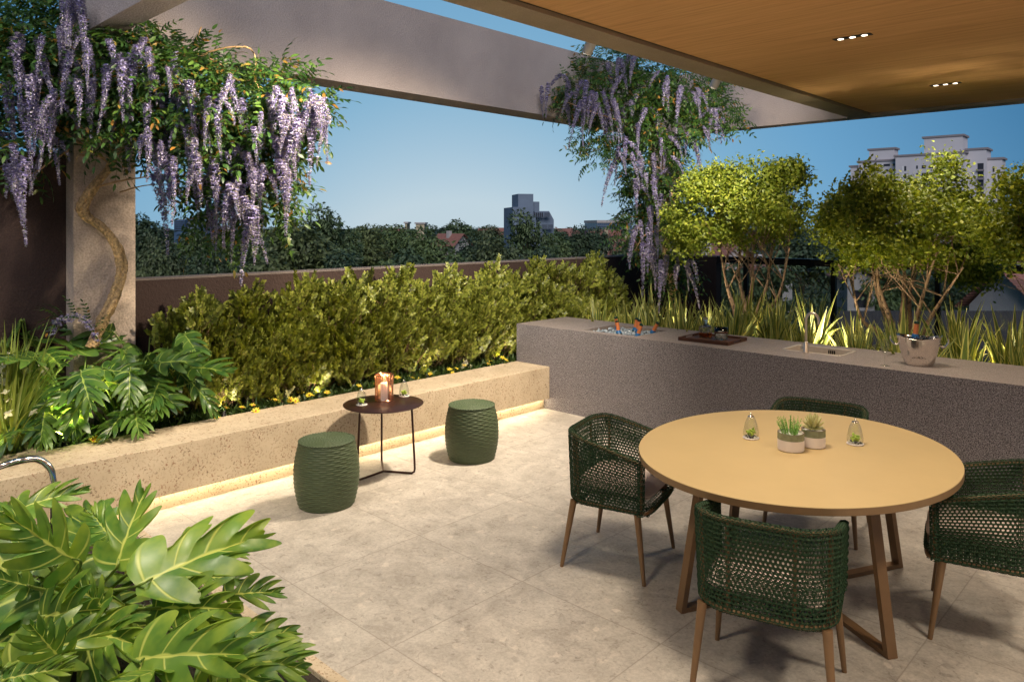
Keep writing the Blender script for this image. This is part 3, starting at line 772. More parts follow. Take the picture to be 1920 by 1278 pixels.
# ---- wicker stools
def make_stool():
    s = empty('wicker_stool'); Ht = .435; NA, ST = 168, 28; mb = MB()
    rows = 30; sub = 4; nz = rows*sub; V = []
    ang = np.arange(NA)*2*math.pi/NA; stv = ang*ST/(2*math.pi)
    for k in range(nz+1):
        q = k/nz; z = q*Ht; Rr = .165+.047*math.sin(math.pi*(.06+.88*q))**.8+.006
        row = int(min(k, nz-1)//sub); ph = (k % sub)/sub
        rope = math.sqrt(max(0, 1-(2*ph-1)**2)) if k < nz else 0
        over = .5+.5*np.cos(math.pi*(stv+row)) if False else .5+.5*np.cos(2*math.pi*(stv/2.+row*.5))
        rr = Rr + rope*(.0012+.0040*over)
        V.append(np.stack([rr*np.cos(ang), rr*np.sin(ang), np.full(NA, z)], 1))
    RT_ = .165+.047*math.sin(math.pi*.94)**.8+.006
    rings = 15
    for k in range(1, rings*2):
        q = 1-k/(rings*2); r_ = RT_*q
        over = .5+.5*np.cos(2*math.pi*(stv/2.+(k//2)*.5))
        z = Ht+.004*(1-q)+.001+((k % 2)*.008)*(over*1.0+.25)*(1 if q > .2 else .3)
        V.append(np.stack([r_*np.cos(ang), r_*np.sin(ang), np.zeros(NA)+z], 1))
    V.append(np.stack([.002*np.cos(ang), .002*np.sin(ang), np.full(NA, Ht+.005)], 1))
    m = len(V); V = np.concatenate(V); i = np.arange(m-1)[:, None]*NA; j = np.arange(NA)[None]; k2 = (j+1) % NA
    mb.add(V, np.stack([i+j, i+k2, i+NA+k2, i+NA+j], -1).reshape(-1, 4), smooth=True)
    mb.build('woven_body', M['stool'], s)
    mb = MB(); lathe(mb, [(.0, .003), (.16, .003), (.168, .006), (.168, .014)], 48); mb.build('base_ring', M['stool'], s)
    m3 = MB(); P = [((RT_+.001)*math.cos(q), (RT_+.001)*math.sin(q), Ht+.001) for q in np.linspace(0, 2*math.pi, 169)]
    V0 = MB(); 
    for k in range(56):
        q0 = k*2*math.pi/56; pts = [((RT_+.0015+.0035*math.sin(math.pi*u))*math.cos(q0+u*.15), (RT_+.0015+.0035*math.sin(math.pi*u))*math.sin(q0+u*.15), Ht-.004+.009*math.sin(math.pi*u)) for u in np.linspace(0, 1, 5)]
        tube(m3, pts, .0042, 6)
    m3.build('braided_edge', M['stool'], s)
    return s
st = make_stool(); st.location = (-4.47, 2.835, 0)
tag(st, 'green wicker drum stool nearer the viewer, left of the small brown table', 'stool', 'green wicker stools beside the small table')
s2 = copy_tree(st); s2.location = (-4.49, 4.22, 0); s2.rotation_euler = (0, 0, .5)
tag(s2, 'green wicker drum stool right of the small brown table, close to the bench', 'stool', 'green wicker stools beside the small table')

# ---- side table
SX, SY, SZ = -4.72, 3.50, .535
s = empty('side_table', (SX, SY, 0)); mb = MB()
lathe(mb, [(.0005, SZ-.008), (.302, SZ-.008), (.308, SZ-.005), (.308, SZ-.001), (.306, SZ), (.0005, SZ)], 72); mb.build('tabletop', M['sidetable'], s)
for (fx, fy) in ((.215, .135), (.03, -.265), (-.215, .14)):
    d = np.array([fx, fy]); mb = MB(); n = nrm(d)
    P = [(d[0]*.90, d[1]*.90, SZ-.009), (d[0]*1.0, d[1]*1.0, .045), (d[0]*.985, d[1]*.985, .022), (d[0]*.90, d[1]*.90, .009), (n[0]*.004, n[1]*.004, .009)]
    tube(mb, P, .0085, 10, smooth=True); mb.build('leg', M['sidetable'], s)
tag(s, 'small round dark brown metal side table between the two green stools', 'table')

# ---- copper lantern
l = empty('candle_lantern', (-4.80, 3.565, SZ)); LR, LH = .072, .205
mb = MB()
for (z0, z1) in ((0, .008), (LH-.010, LH)): lathe(mb, [(LR-.002, z0), (LR+.0015, z0), (LR+.0015, z1), (LR-.002, z1), (LR-.002, z0)], 64)
nc, nr = 24, 13
for c_ in range(nc):
    a0 = c_*2*math.pi/nc; da = 2*math.pi/nc
    for r_ in range(nr):
        z = .012+(LH-.030)*r_/nr; hh = (LH-.030)/nr; up = .010
        for sd in (0, 1):
            if c_ % 2 == sd: za, zb = z, z+up
            else: za, zb = z+up, z
            if sd == 1: continue
            A0, A1 = a0+da*.06, a0+da*.94
            V = []
            for rr in (LR, LR-.0015):
                for (q, zz) in ((A0, za), (A1, zb), (A1, zb+hh*.62), (A0, za+hh*.62)): V.append((rr*math.cos(q), rr*math.sin(q), zz))
            mb.add(V, [(0, 1, 2, 3), (7, 6, 5, 4), (0, 4, 5, 1), (2, 6, 7, 3), (1, 5, 6, 2), (3, 7, 4, 0)])
    for q in (a0,):
        P = [((LR-.0005)*math.cos(q), (LR-.0005)*math.sin(q), z) for z in (0.004, LH-.004)]; tube(mb, P, .0012, 5)
mb.build('chevron_sleeve', M['copper'], l)
mb = MB(); lathe(mb, [(.0005, .004), (.03, .004), (.03, .13), (.028, .134), (.0005, .132)], 24); mb.build('candle', M['candle'], l)  # glowing cylinder added in place of plain white glass
pl = lamp('added_glow_lamp', 'POINT', (-4.80, 3.565, SZ+.165), None, .25, (1, .72, .42), .015); pl.parent = l; pl.matrix_parent_inverse = Matrix.Translation(-Vector(l.location))  # added glow lamp; the lantern is lit only from outside
tag(l, 'copper chevron candle lantern with an added inner glow on the small brown table', 'lantern')

# ---- glass terrarium drops
def make_terrarium(seed):
    rng = np.random.RandomState(seed); e = empty('glass_terrarium')
    mb = MB(); lathe(mb, [(.0005, 0), (.040, 0), (.043, .003), (.043, .006), (.0005, .006)], 32); mb.build('base_plate', M['pot_w'], e)
    pr = [(.037, .006), (.041, .02), (.0405, .04), (.034, .075), (.024, .105), (.017, .118)]
    mb = MB(); lathe(mb, catmull(pr, 4), 32); lathe(mb, catmull([(r-.0014, z+(.001 if k == 0 else 0)) for k, (r, z) in enumerate(pr)], 4)[::-1], 32)
    mb.build('glass_cover', M['glass'], e)
    mb = MB(); lathe(mb, [(.0005, .114), (.016, .116), (.0175, .118), (.016, .121), (.004, .122), (.003, .13), (.0045, .135), (.0005, .138)], 20); mb.build('lid', M['chrome'], e)
    mb = MB()
    for k in range(26):
        q = rng.uniform(0, 6.28); rr = .030*math.sqrt(rng.uniform()); s_ = rng.uniform(.004, .008)
        lathe(mb, [(.0005, -s_*.7), (s_*.8, -s_*.4), (s_, 0), (s_*.7, s_*.5), (.0005, s_*.7)], 7, int(k % 2), (rr*math.cos(q), rr*math.sin(q), .010+rng.uniform(0, .004)))
    mb.build('pebbles', [M['pebble_w'], M['pebble_d']], e)
    mb = MB(); lf = MB(); lathe(lf, catmull([(.0004, 0), (.006, .01), (.008, .018), (.0055, .026), (.0004, .030)], 3), 7); tp = lf.tpl()
    k = 34; D = nrm(rng.normal(size=(k, 3))*[1, 1, .6]+[0, 0, .7]); T = np.stack([rng.uniform(-.012, .012, k), rng.uniform(-.012, .012, k), rng.uniform(.014, .038, k)], 1)
    fr = frames(D, np.array([[.3, .2, .9]])); fr = fr[:, :, [0, 2, 1]]
    mb.stamp(tp, fr, T, sc=rng.uniform(.5, .85, k)); mb.build('succulent', M['lime'], e)
    return e
ter = [(-4.79, 3.345, SZ, 'left glass terrarium drop on the small brown table, left of the lantern'),
       (-4.79, 3.755, SZ, 'right glass terrarium drop on the small brown table, right of the lantern'),
       (-1.87, 3.84, .75, 'left glass terrarium drop on the oval table, left of the potted succulents'),
       (-1.42, 4.115, .75, 'right glass terrarium drop on the oval table, right of the potted succulents')]
te = make_terrarium(3)
for i, (x, y, z, lb) in enumerate(ter):
    o = te if i == 0 else copy_tree(te)
    o.location = (x, y, z); o.rotation_euler = (0, 0, i*1.3); tag(o, lb, 'terrarium', 'glass drop terrariums with lime succulents')

# ---- potted succulents
def pot(name, x, y, rad, h, label):
    e = empty(name, (x, y, .75)); mb = MB()
    pr = [(.0005, 0, 0), (rad*.93, 0, 2), (rad*.96, .002, 2), (rad*.99, .006, 0), (rad, h*.3, 0), (rad, h*.62, 0), (rad, h*.64, 1), (rad, h*.97, 1), (rad*.995, h, 2), (rad*.93, h, 2), (rad*.93, h*.86, 0)]
    for (r0, z0, m0), (r1, z1, m1) in zip(pr[:-1], pr[1:]): lathe(mb, [(r0, z0), (r1, z1)], 40, m1 if m1 == m0 or m0 != 1 else m0)
    mb.build('pot', [M['pot_w'], M['pot_g'], M['pot_b']], e)
    mb = MB(); lathe(mb, [(.0005, h*.88), (rad*.93, h*.87)], 30); mb.build('gravel', M['pebble_w'], e)
    tag(e, label, 'potted plant'); return e
e = pot('potted_succulent', -1.625, 3.785, .066, .092, 'front potted plant on the oval table: bushy green sprigs in a white and green pot')
rng = np.random.RandomState(5); mb = MB()
for k in range(46):
    q = rng.uniform(0, 6.28); rr = .045*math.sqrt(rng.uniform()); L = rng.uniform(.06, .105)*(1-rr*5); o = np.array([rr*math.cos(q), rr*math.sin(q), .080])
    d = nrm(np.array([math.cos(q)*rr*12, math.sin(q)*rr*12, 1])); P = [o, o+d*L*.5+[0, 0, .004], o+d*L]; tube(mb, P, [.0016, .0011], 4)
    m_ = int(L/.0042)
    for u in range(m_):
        c = o+d*L*(u+1)/m_; w = rng.uniform(0, 6.28); s_ = nrm(np.array([math.cos(w), math.sin(w), .7])); t_ = np.cross(s_, d); t_ = nrm(t_)
        mb.add([c, c+s_*.006+t_*.002, c+s_*.010, c+s_*.006-t_*.002], [(0, 1, 2, 3)])
mb.build('succulent', M['succ_g'], e)
e = pot('potted_succulent', -1.565, 3.925, .060, .092, 'back potted plant on the oval table: pale pointed rosette in a white and green pot')
mb = MB(); lf = MB(); V = []; L = 1.0
for u in np.linspace(0, 1, 7):
    w_ = .17*math.sin(math.pi*min(1, .12+.88*u))**.75*(1 if u < .98 else .05); 
    for a_ in np.arange(8)*math.pi/4: V.append((w_*math.cos(a_), u, w_*.55*math.sin(a_)+.35*u*u*.3))
i = np.arange(6)[:, None]*8; j = np.arange(8)[None]; lf.add(V, np.stack([i+j, i+(j+1) % 8, i+8+(j+1) % 8, i+8+j], -1).reshape(-1, 4), smooth=True); tp = lf.tpl()
T = []; D = []; S = []
for ring, (n_, el, s_) in enumerate(((8, 10, .052), (8, 32, .062), (7, 52, .066), (5, 72, .066))):
    for k in range(n_):
        q = k*2*math.pi/n_+ring*.5; D.append((math.cos(q)*math.cos(R(el)), math.sin(q)*math.cos(R(el)), math.sin(R(el)))); T.append((math.cos(q)*.008, math.sin(q)*.008, .092+ring*.006)); S.append(s_)
mb.stamp(tp, frames(np.array(D), np.array([[0, 0, 1.]])+np.array(D)*-.2), np.array(T), sc=S); mb.build('succulent', M['succ_y'], e)

# ================================================================== things on the counter
# pebble and ice bed, six bottles
rng = np.random.RandomState(11); mb = MB(); ic = []
for (nv,) in ((0,),):
    g = (1+5**.5)/2; vs = nrm(np.array([(-1, g, 0), (1, g, 0), (-1, -g, 0), (1, -g, 0), (0, -1, g), (0, 1, g), (0, -1, -g), (0, 1, -g), (g, 0, -1), (g, 0, 1), (-g, 0, -1), (-g, 0, 1)]))
    fs = np.array([(0, 11, 5), (0, 5, 1), (0, 1, 7), (0, 7, 10), (0, 10, 11), (1, 5, 9), (5, 11, 4), (11, 10, 2), (10, 7, 6), (7, 1, 8), (3, 9, 4), (3, 4, 2), (3, 2, 6), (3, 6, 8), (3, 8, 9), (4, 9, 5), (2, 4, 11), (6, 2, 10), (8, 6, 7), (9, 8, 1)])
ICO = (vs, [(fs, 0, False)], np.zeros((12, 2)))
def lumps(mb, P, s, rng, mi=None):
    k = len(P); A = frames(rdir(rng, k), rdir(rng, k)) * rng.uniform(.6, 1.15, (k, 1, 3))
    mb.stamp(ICO, A, P, mi=mi, sc=np.asarray(s))
k = 520; P = np.stack([rng.uniform(-4.725, -4.105, k), rng.uniform(6.025, 6.55, k), rng.uniform(CT-.055, CT-.020, k)], 1)
lumps(mb, P, rng.uniform(.010, .019, k), rng)
tag(mb.build('ice_bed', M['stonebits']), 'bed of grey ice lumps filling the trough in the counter', 'ice', kind='stuff')
def bottle_parts(e, ice_z=0.0):
    mb = MB(); lathe(mb, catmull([(.043, -.14), (.043, -.04), (.040, -.005), (.028, .03), (.0185, .055), (.0165, .075)], 4), 28)
    mb.build('glass_body', M['bottle'], e)
    mb = MB(); lathe(mb, [(.0300, .026), (.0215, .052), (.0205, .058), (.0180, .0585)], 28); mb.build('blue_band', M['blue'], e)
    mb = MB(); lathe(mb, catmull([(.0195, .0575), (.0180, .09), (.0168, .125), (.0172, .136)], 4), 28); mb.build('foil', M['foil'], e)
    mb = MB(); lathe(mb, [(.0172, .1365), (.0185, .139), (.0180, .150), (.012, .157), (.0005, .159)], 24); mb.build('cork_cap', M['bottle'], e)
bt0 = None
for i, (x, y, tx, ty, lb) in enumerate([
        (-4.60, 6.42, -.10, -.12, 'champagne bottle at the far left of the ice trough, orange foil neck leaning left'),
        (-4.40, 6.16, -.22, .06, 'champagne bottle standing out of the front left of the ice trough'),
        (-4.42, 6.46, .12, .10, 'champagne bottle at the back middle of the ice trough, left of its neighbour'),
        (-4.33, 6.38, .14, .02, 'champagne bottle in the middle of the ice trough, with a tall orange neck'),
        (-4.17, 6.13, .30, .12, 'champagne bottle at the front right of the ice trough leaning right'),
        (-4.22, 6.46, .50, .10, 'champagne bottle at the right end of the ice trough leaning most')]):
    if bt0 is None: bt0 = empty('champagne_bottle'); bottle_parts(bt0); o = bt0
    else: o = copy_tree(bt0)
    o.location = (x, y, CT-.055+(.01 if i < 5 else .005)); o.rotation_euler = (-ty, tx, 0)
    tag(o, lb, 'bottle', 'champagne bottles with orange foil in the ice trough')
# tray
TX, TY = -3.43, 6.27; TR = R(2)
e = empty('serving_tray', (TX, TY, CT), TR); mb = MB()
box(mb, -.235, .235, -.19, .19, .002, .014); mb.build('tray_base', M['traywood'], e); mb = MB()
box(mb, -.245, .245, -.20, -.185, 0, .032, bev=.002); box(mb, -.245, .245, .185, .20, 0, .032, bev=.002)
for s_ in (-1, 1):
    x0, x1 = sorted((s_*.230, s_*.2448)); box(mb, x0, x1, -.1848, -.075, .0, .032); box(mb, x0, x1, .075, .1848, 0, .032); box(mb, x0, x1, -.0748, .0748, 0, .012); box(mb, x0, x1, -.0748, .0748, .024, .0318)
mb.build('tray_rim', M['traywood'], e)
tag(e, 'dark wooden serving tray on the counter holding a decanter and an ice glass', 'tray')
# decanter
e = empty('whisky_decanter', (-3.53, 6.32, CT+.014)); mb = MB()
def sqring(hw, z, r=.01, n=5, flute=0.0):
    out = []
    for cx, cy, a0 in ((1, 1, 0), (-1, 1, 90), (-1, -1, 180), (1, -1, 270)):
        for q in np.linspace(a0, a0+90, n): out.append((cx*(hw-r)+r*math.cos(R(q)), cy*(hw-r)+r*math.sin(R(q)), z))
    return out
def loft(mb, rings, mi=0, smooth=False, cap=True):
    n = len(rings[0]); V = np.array([p for r_ in rings for p in r_]); i = np.arange(len(rings)-1)[:, None]*n; j = np.arange(n)[None]; k = (j+1) % n
    mb.add(V, np.stack([i+j, i+k, i+n+k, i+n+j], -1).reshape(-1, 4), mi, smooth=smooth)
    if cap: mb.add(V[:n], [tuple(range(n-1, -1, -1))], mi); mb.add(V[-n:], [tuple(range(n))], mi)
loft(mb, [sqring(.044, 0), sqring(.045, .004), sqring(.045, .098), sqring(.040, .108), sqring(.016, .113, .014), sqring(.013, .122, .012), sqring(.017, .130, .015)], cap=True)
for k in range(-4, 5):
    for s_ in (-1, 1):
        tube(mb, [(k*.0095, s_*.0455, .045), (k*.0095, s_*.0455, .100)], .0035, 6); tube(mb, [(s_*.0455, k*.0095, .045), (s_*.0455, k*.0095, .100)], .0035, 6)
mb.build('glass_body', M['cutglass'], e)
mb = MB(); loft(mb, [sqring(.0405, .006, .006), sqring(.0405, .046, .006)]); mb.build('whisky', M['whisky'], e)
mb = MB(); lathe(mb, catmull([(.008, .131), (.011, .137), (.013, .142), (.0215, .158), (.023, .168), (.017, .184), (.0005, .190)], 4), 16, smooth=False); mb.build('stopper', M['cutglass'], e)
tag(e, 'square cut glass decanter with amber whisky and ball stopper on the tray', 'decanter')
# ice glass with a leather band
e = empty('ice_glass', (-3.36, 6.30, CT+.014)); n = 72; a = np.arange(n)*2*math.pi/n
def fl(rad, z, f): return [(rad*(1+f*math.cos(18*q))*math.cos(q), rad*(1+f*math.cos(18*q))*math.sin(q), z) for q in a]
mb = MB(); loft(mb, [fl(.050, 0, 0), fl(.054, .004, .02), fl(.058, .05, .02), fl(.061, .11, .0), fl(.0585, .11, 0), fl(.055, .05, 0), fl(.050, .010, 0)], smooth=True); mb.build('glass_body', M['cutglass'], e)
mb = MB(); lathe(mb, [(.0605, .060), (.0618, .062), (.0628, .075), (.0615, .077), (.0605, .060)], 48); mb.build('leather_band', M['leather'], e)
mb = MB(); k = 60; rr = .047*np.sqrt(rng.uniform(size=k)); q = rng.uniform(0, 6.28, k); lumps(mb, np.stack([rr*np.cos(q), rr*np.sin(q), rng.uniform(.012, .060, k)], 1), rng.uniform(.008, .013, k), rng); mb.build('ice', M['pebble_w'], e)
tag(e, 'ribbed ice glass with a brown leather band on the right of the tray', 'ice bucket')
e = empty('whisky_tumbler', (-3.60, 6.42, CT+.014)); mb = MB()
lathe(mb, [(.0005, 0), (.032, 0), (.035, .004), (.037, .075), (.0355, .075), (.033, .012), (.0005, .010)], 32); mb.build('glass_body', M['glass'], e)
tag(e, 'small clear tumbler behind the decanter on the tray', 'glass')
# sink and tap
e = empty('bar_sink', (-2.505, 6.40, CT)); mb = MB(); hx, hy = .2345, .1645
def rr_(hx, hy, z, r=.03): 
    out = []
    for cx, cy, a0 in ((1, 1, 0), (-1, 1, 90), (-1, -1, 180), (1, -1, 270)):
        for q in np.linspace(a0, a0+90, 6): out.append((cx*(hx-r)+r*math.cos(R(q)), cy*(hy-r)+r*math.sin(R(q)), z))
    return out
loft(mb, [rr_(hx+.022, hy+.022, .001, .05), rr_(hx+.018, hy+.018, .005, .046), rr_(hx+.004, hy+.004, .005, .034), rr_(hx-.003, hy-.003, .001), rr_(hx-.008, hy-.008, -.13), rr_(hx-.04, hy-.04, -.145), rr_(.02, .02, -.148, .019)], smooth=False, cap=False)
mb.build('basin', M['sinksteel'], e); mb = MB()
for k in range(4): box(mb, .02+k*.016, .030+k*.016, hy-.0125, hy-.0085, -.045, -.015)
mb.build('overflow', M['black'], e)
tag(e, 'small steel sink set into the counter behind the tap', 'sink')
e = empty('sink_tap', (-2.535, 6.205, CT)); mb = MB()
lathe(mb, [(.0005, 0), (.024, 0), (.024, .006), (.019, .010), (.019, .085), (.0135, .090), (.0005, .092)], 24); mb.build('tap_body', M['faucet'], e)
mb = MB(); P = [(0, 0, .08), (0, 0, .27)]+[(.048-.048*math.cos(q), .012*(1-math.cos(q)), .27+.062*math.sin(q)) for q in np.linspace(.15, math.pi, 14)]+[(.097, .024, .235)]
tube(mb, P, .0115, 14); mb.build('spout', M['faucet'], e)
mb = MB(); tube(mb, [(-.015, .01, .03), (-.050, .035, .032)], .007, 10); tube(mb, [(-.046, .034, .030), (-.050, .036, .080)], .0035, 8); mb.build('handle', M['faucet'], e)
tag(e, 'tall gooseneck champagne-coloured tap at the sink', 'tap')
# wine glass
e = empty('champagne_flute', (-1.865, 6.03, CT)); mb = MB()
lathe(mb, catmull([(.0005, .0035), (.030, .0015), (.032, .001), (.030, .0025), (.006, .006), (.0035, .015), (.0035, .075), (.006, .085), (.024, .115), (.0295, .15), (.027, .20)], 3), 28)
lathe(mb, catmull([(.0262, .20), (.0287, .15), (.0228, .116), (.0005, .092)], 3), 28); mb.build('glass_body', M['glass'], e)
tag(e, 'thin clear stemmed glass on the counter left of the steel bucket', 'glass')
# champagne bucket
BX, BY = -1.69, 6.25
e = empty('ice_bucket', (BX, BY, CT), R(15)); n = 72; a = np.arange(n)*2*math.pi/n
def ov(k, z, th=0.0, dip=0.0): 
    rx, ry = .088+.055*k-th, .072+.035*k-th
    return np.stack([rx*np.cos(a), ry*np.sin(a), z+dip*np.cos(2*a)], 1)
mb = MB(); rg = [ov(-.04, 0), ov(0, .004)]+[ov(q**.9, .004+.186*q, 0, .012*q**3) for q in np.linspace(.1, 1, 10)]+[ov(1.03, .193, 0, .012), ov(1.03, .196, 0.001, .012), ov(1, .193, .003, .012), ov(.7, .14, .003, .004), ov(.6, .12, .003)]
loft(mb, rg, smooth=True, cap=True); mb.build('bucket_body', M['steel'], e)
for s_ in (-1, 1):
    mb = MB(); P = catmull([(s_*.128, 0, .135), (s_*.150, 0, .132), (s_*.172, 0, .158), (s_*.176, 0, .180)], 5)
    for o_ in (-.018, .018): tube(mb, P+np.array([0, o_, 0]), .0045, 8)
    tube(mb, [P[-1]+[0, -.022, 0], P[-1]+[0, .022, 0]], .0055, 8); mb.build('handle', M['chrome'], e)
mb = MB(); k = 170; q = rng.uniform(0, 6.28, k); s_ = np.sqrt(rng.uniform(size=k)); lumps(mb, np.stack([.122*s_*np.cos(q), .092*s_*np.sin(q), rng.uniform(.160, .186, k)], 1), rng.uniform(.010, .016, k), rng); mb.build('ice', M['ice'], e)
# engraved crest on the side that faces the table: a chevron with a small peak between two leafy scrolls
cr = MB()
def onb(x, z, off=.0014):
    q = (z-.004)/.186; rx, ry = .088+.055*q, .072+.035*q; c_ = max(-1, min(1, x/rx)); an = -math.acos(c_)
    nn = nrm(np.array([math.cos(an)/rx, math.sin(an)/ry, -.25])); return np.array([rx*math.cos(an), ry*math.sin(an), z])+nn*off
def stroke(P, w):
    P = np.array(P, float); T = np.gradient(P, axis=0); T = nrm(T); N = np.stack([-T[:, 1], T[:, 0]], 1); ww = np.interp(np.linspace(0, 1, len(P)), np.linspace(0, 1, len(np.atleast_1d(w))), np.atleast_1d(w))
    V = [onb(*(p+n_*u/2)) for p, n_, u in zip(P, N, ww)]+[onb(*(p-n_*u/2)) for p, n_, u in zip(P, N, ww)]; m = len(P)
    cr.add(V, [(i, i+1, m+i+1, m+i) for i in range(m-1)])
def line2(a_, b_, n=6): return [tuple(np.array(a_)+(np.array(b_)-np.array(a_))*t_) for t_ in np.linspace(0, 1, n)]
stroke(line2((-.027, .058), (0, .082)), .005); stroke(line2((0, .082), (.027, .058)), .005)
for z_ in np.linspace(.056, .070, 5): stroke(line2((-(.070-z_)*1.1-.001, z_), ((.070-z_)*1.1+.001, z_), 4), .0033)
for s_ in (-1, 1):
    stroke([(s_*.030*math.sin(q)*1.65, .098-.046*math.cos(q)) for q in np.linspace(.25, 2.5, 14)], [.0012, .0035, .001])
    for k_ in range(15):
        q = .5+k_*.135; c_ = np.array([s_*.030*math.sin(q)*1.65, .098-.046*math.cos(q)])
        for sg in (-1, 1):
            an = rng.uniform(.6, 1.3)*sg; d_ = np.array([s_*math.cos(q+an), math.sin(q+an)]); L_ = rng.uniform(.006, .012)
            stroke([tuple(c_), tuple(c_+d_*L_*.5), tuple(c_+d_*L_)], [.001, .004, .0006])
    stroke(line2((s_*.035, .052), (s_*.045, .060), 4), [.004, .001])
for k_ in range(26):
    c_ = np.array([rng.uniform(-.026, .026), rng.uniform(.092, .125)]); q = rng.uniform(0, 6.28); stroke([tuple(c_), tuple(c_+[.004*math.cos(q), .004*math.sin(q)]), tuple(c_+[.006*math.cos(q+.8), .006*math.sin(q+.8)])], [.001, .003, .0006])
cr.build('engraved_crest', M['engrave'], e)
e.scale = (1.1, 1.1, 1.12)
tag(e, 'shiny steel ice bucket with an engraved crest at the right end of the counter', 'ice bucket')
o = copy_tree(bt0); o.location = (BX-.035, BY+.02, CT+.172); o.rotation_euler = (R(-2), R(5), 0); o.scale = (1.0, 1.0, 1.0)
o['label'] = 'champagne bottle standing in the shiny steel ice bucket'; del o['group']
# chrome hand rail in front of the bench at the left edge
e = empty('chrome_handrail', (-4.68, 1.1, 0)); mb = MB()
q0 = [W(-260, 960, 3.55), W(-120, 912, 3.75), W(0, 874, 4.05), W(40, 863, 4.12), W(70, 861, 4.18), W(92, 876, 4.2), W(101, 905, 4.2), W(99, 940, 4.2)]
P = catmull([p-np.array([-4.68, 1.1, 0]) for p in q0], 6); f_ = P[-1].copy(); f_[2] = 0.0; tube(mb, np.vstack([P, [f_]]), .0195, 16); mb.build('rail_tube', M['chrome'], e)
mb = MB(); lathe(mb, [(.02, .0), (.045, .0), (.045, .006), (.022, .014)], 24, c=(f_[0], f_[1], 0)); mb.build('foot_flange', M['chrome'], e)
tag(e, 'bent chrome handrail in front of the bench at the left edge', 'handrail')

# ================================================================== plants
def blade_tpl(L, Wd, n=5, fold=.15, droop=.15, pw=.8, base=.1, cols=3):
    """leaf along +Y with three columns; u=-1..1 across"""
    mb = MB(); V = []; U = []
    for i in range(n+1):
        t_ = i/n; w = Wd/2*(math.sin(math.pi*min(.985, base+(1-base)*t_)))**pw if i < n else Wd*.02
        z = -droop*L*t_*t_
        V += [(-w, t_*L, z+fold*w), (0, t_*L, z), (w, t_*L, z+fold*w)]; U += [(-1, t_), (0, t_), (1, t_)]
    F = []
    for i in range(n):
        a_ = i*3; F += [(a_, a_+1, a_+4, a_+3), (a_+1, a_+2, a_+5, a_+4)]
    mb.add(V, F, uv=U, smooth=True); return mb.tpl()

def merge(parts):
    mb = MB()
    for tpl, Rm, T, sc, mi in parts: mb.stamp(tpl, Rm, T, mi=mi, sc=sc)
    return mb

# ---------- deep-lobed philodendron leaf
def phil_tpl(seed, lobes=5, cut=.30, NT=96, NC=8, wide=.62, sweep=1.0):
    rng = np.random.RandomState(seed); mb = MB()
    tt = np.linspace(0, 1, NT)
    for side in (-1, 1):
        amp = rng.uniform(.78, 1.18, lobes+3)
        warp = tt + .03*np.sin(2*np.pi*(tt*1.5+rng.uniform()))*np.sin(np.pi*tt)
        ph = lobes*warp**.92 + (.0 if side > 0 else .22)
        env = wide*1.12*np.sin(np.pi*(.10+.88*tt))**.6*(1-.36*tt)
        fr_ = ph-np.floor(ph); lob = (.5-.5*np.cos(2*np.pi*fr_**1.3))**.66
        lob = lob*np.interp(ph, np.arange(lobes+3)+.5, amp)*np.interp(tt, [0, .22], [.62, 1])
        tip = np.clip((tt-.84)/.16, 0, 1)
        w = env*(cut+(1-cut)*lob)*(1-.25*cut)
        w = w*(1-tip) + (wide*.34*(1-tip)**.6)*tip
        w[-1] = .001
        # notch lobes again near their ends
        alpha = np.interp(tt, [0, .10, .3, .65, 1], [R(-25), R(12), R(36*sweep), R(52*sweep), R(64)])
        s = np.linspace(0, 1, NC)
        Wm = w[:, None]*s[None]
        wave = (.020*np.sin(2*np.pi*ph+1.0)[:, None]+.012*np.sin(5*np.pi*tt+seed)[:, None])*s[None]**1.3
        bend = alpha[:, None] + .30*s[None]**2          # lobes curve forward
        X = side*Wm*np.cos(bend); Y = tt[:, None]+Wm*np.sin(bend)*.85
        Z = -.20*tt[:, None]**2 + .20*Wm - .42*Wm**2 + wave
        V = np.stack([X, Y+0*X, Z], -1).reshape(-1, 3)
        U = np.stack([np.broadcast_to(side*s[None], X.shape), np.broadcast_to(ph[:, None]+0*X, X.shape)], -1).reshape(-1, 2)
        i = (np.arange(NT-1)[:, None]*NC+np.arange(NC-1)[None]); F = np.stack([i, i+1, i+NC+1, i+NC], -1).reshape(-1, 4)
        if side < 0: F = F[:, ::-1]
        mb.add(V, F, uv=U, smooth=True)
    return mb.tpl()
PH = [phil_tpl(1, 4, .24, wide=.72), phil_tpl(2, 4, .33, wide=.80), phil_tpl(3, 7, .12, NT=130, wide=.66), phil_tpl(4, 5, .17, NT=120, wide=.70), phil_tpl(5, 4, .36, wide=.78), phil_tpl(6, 5, .26, wide=.66, sweep=1.1)]

def phil_plant(loc, leaves, label, mat='phil', group='lobe-leaved philodendrons', name='philodendron', seed=0, stem_r=.007):
    """leaves: (base point, tip point, normal, template index)"""
    rng = np.random.RandomState(seed); loc = np.array(loc, float); e = empty(name, tuple(loc)); mb = MB(); sm = MB()
    for b_, t_, nn, k in leaves:
        b_, t_ = np.array(b_)-loc, np.array(t_)-loc; L = np.linalg.norm(t_-b_)
        mb.stamp(PH[k], frames((t_-b_)[None], np.array([nn], float)), b_[None], sc=[L/1.02])
        g_ = np.array([rng.normal(0, .03), rng.normal(0, .03), 0.0]); mid = (b_+g_)/2+np.array([(g_-b_)[0]*.12, (g_-b_)[1]*.12, abs(b_[2])*.12])
        tube(sm, catmull([g_, mid, b_, b_+(t_-b_)*.12], 4), [stem_r*1.3, stem_r, stem_r*.7, stem_r*.4], 6)
    mb.build('foliage', M[mat], e); sm.build('stems', M['stem'], e)
    tag(e, label, 'philodendron', group); return e
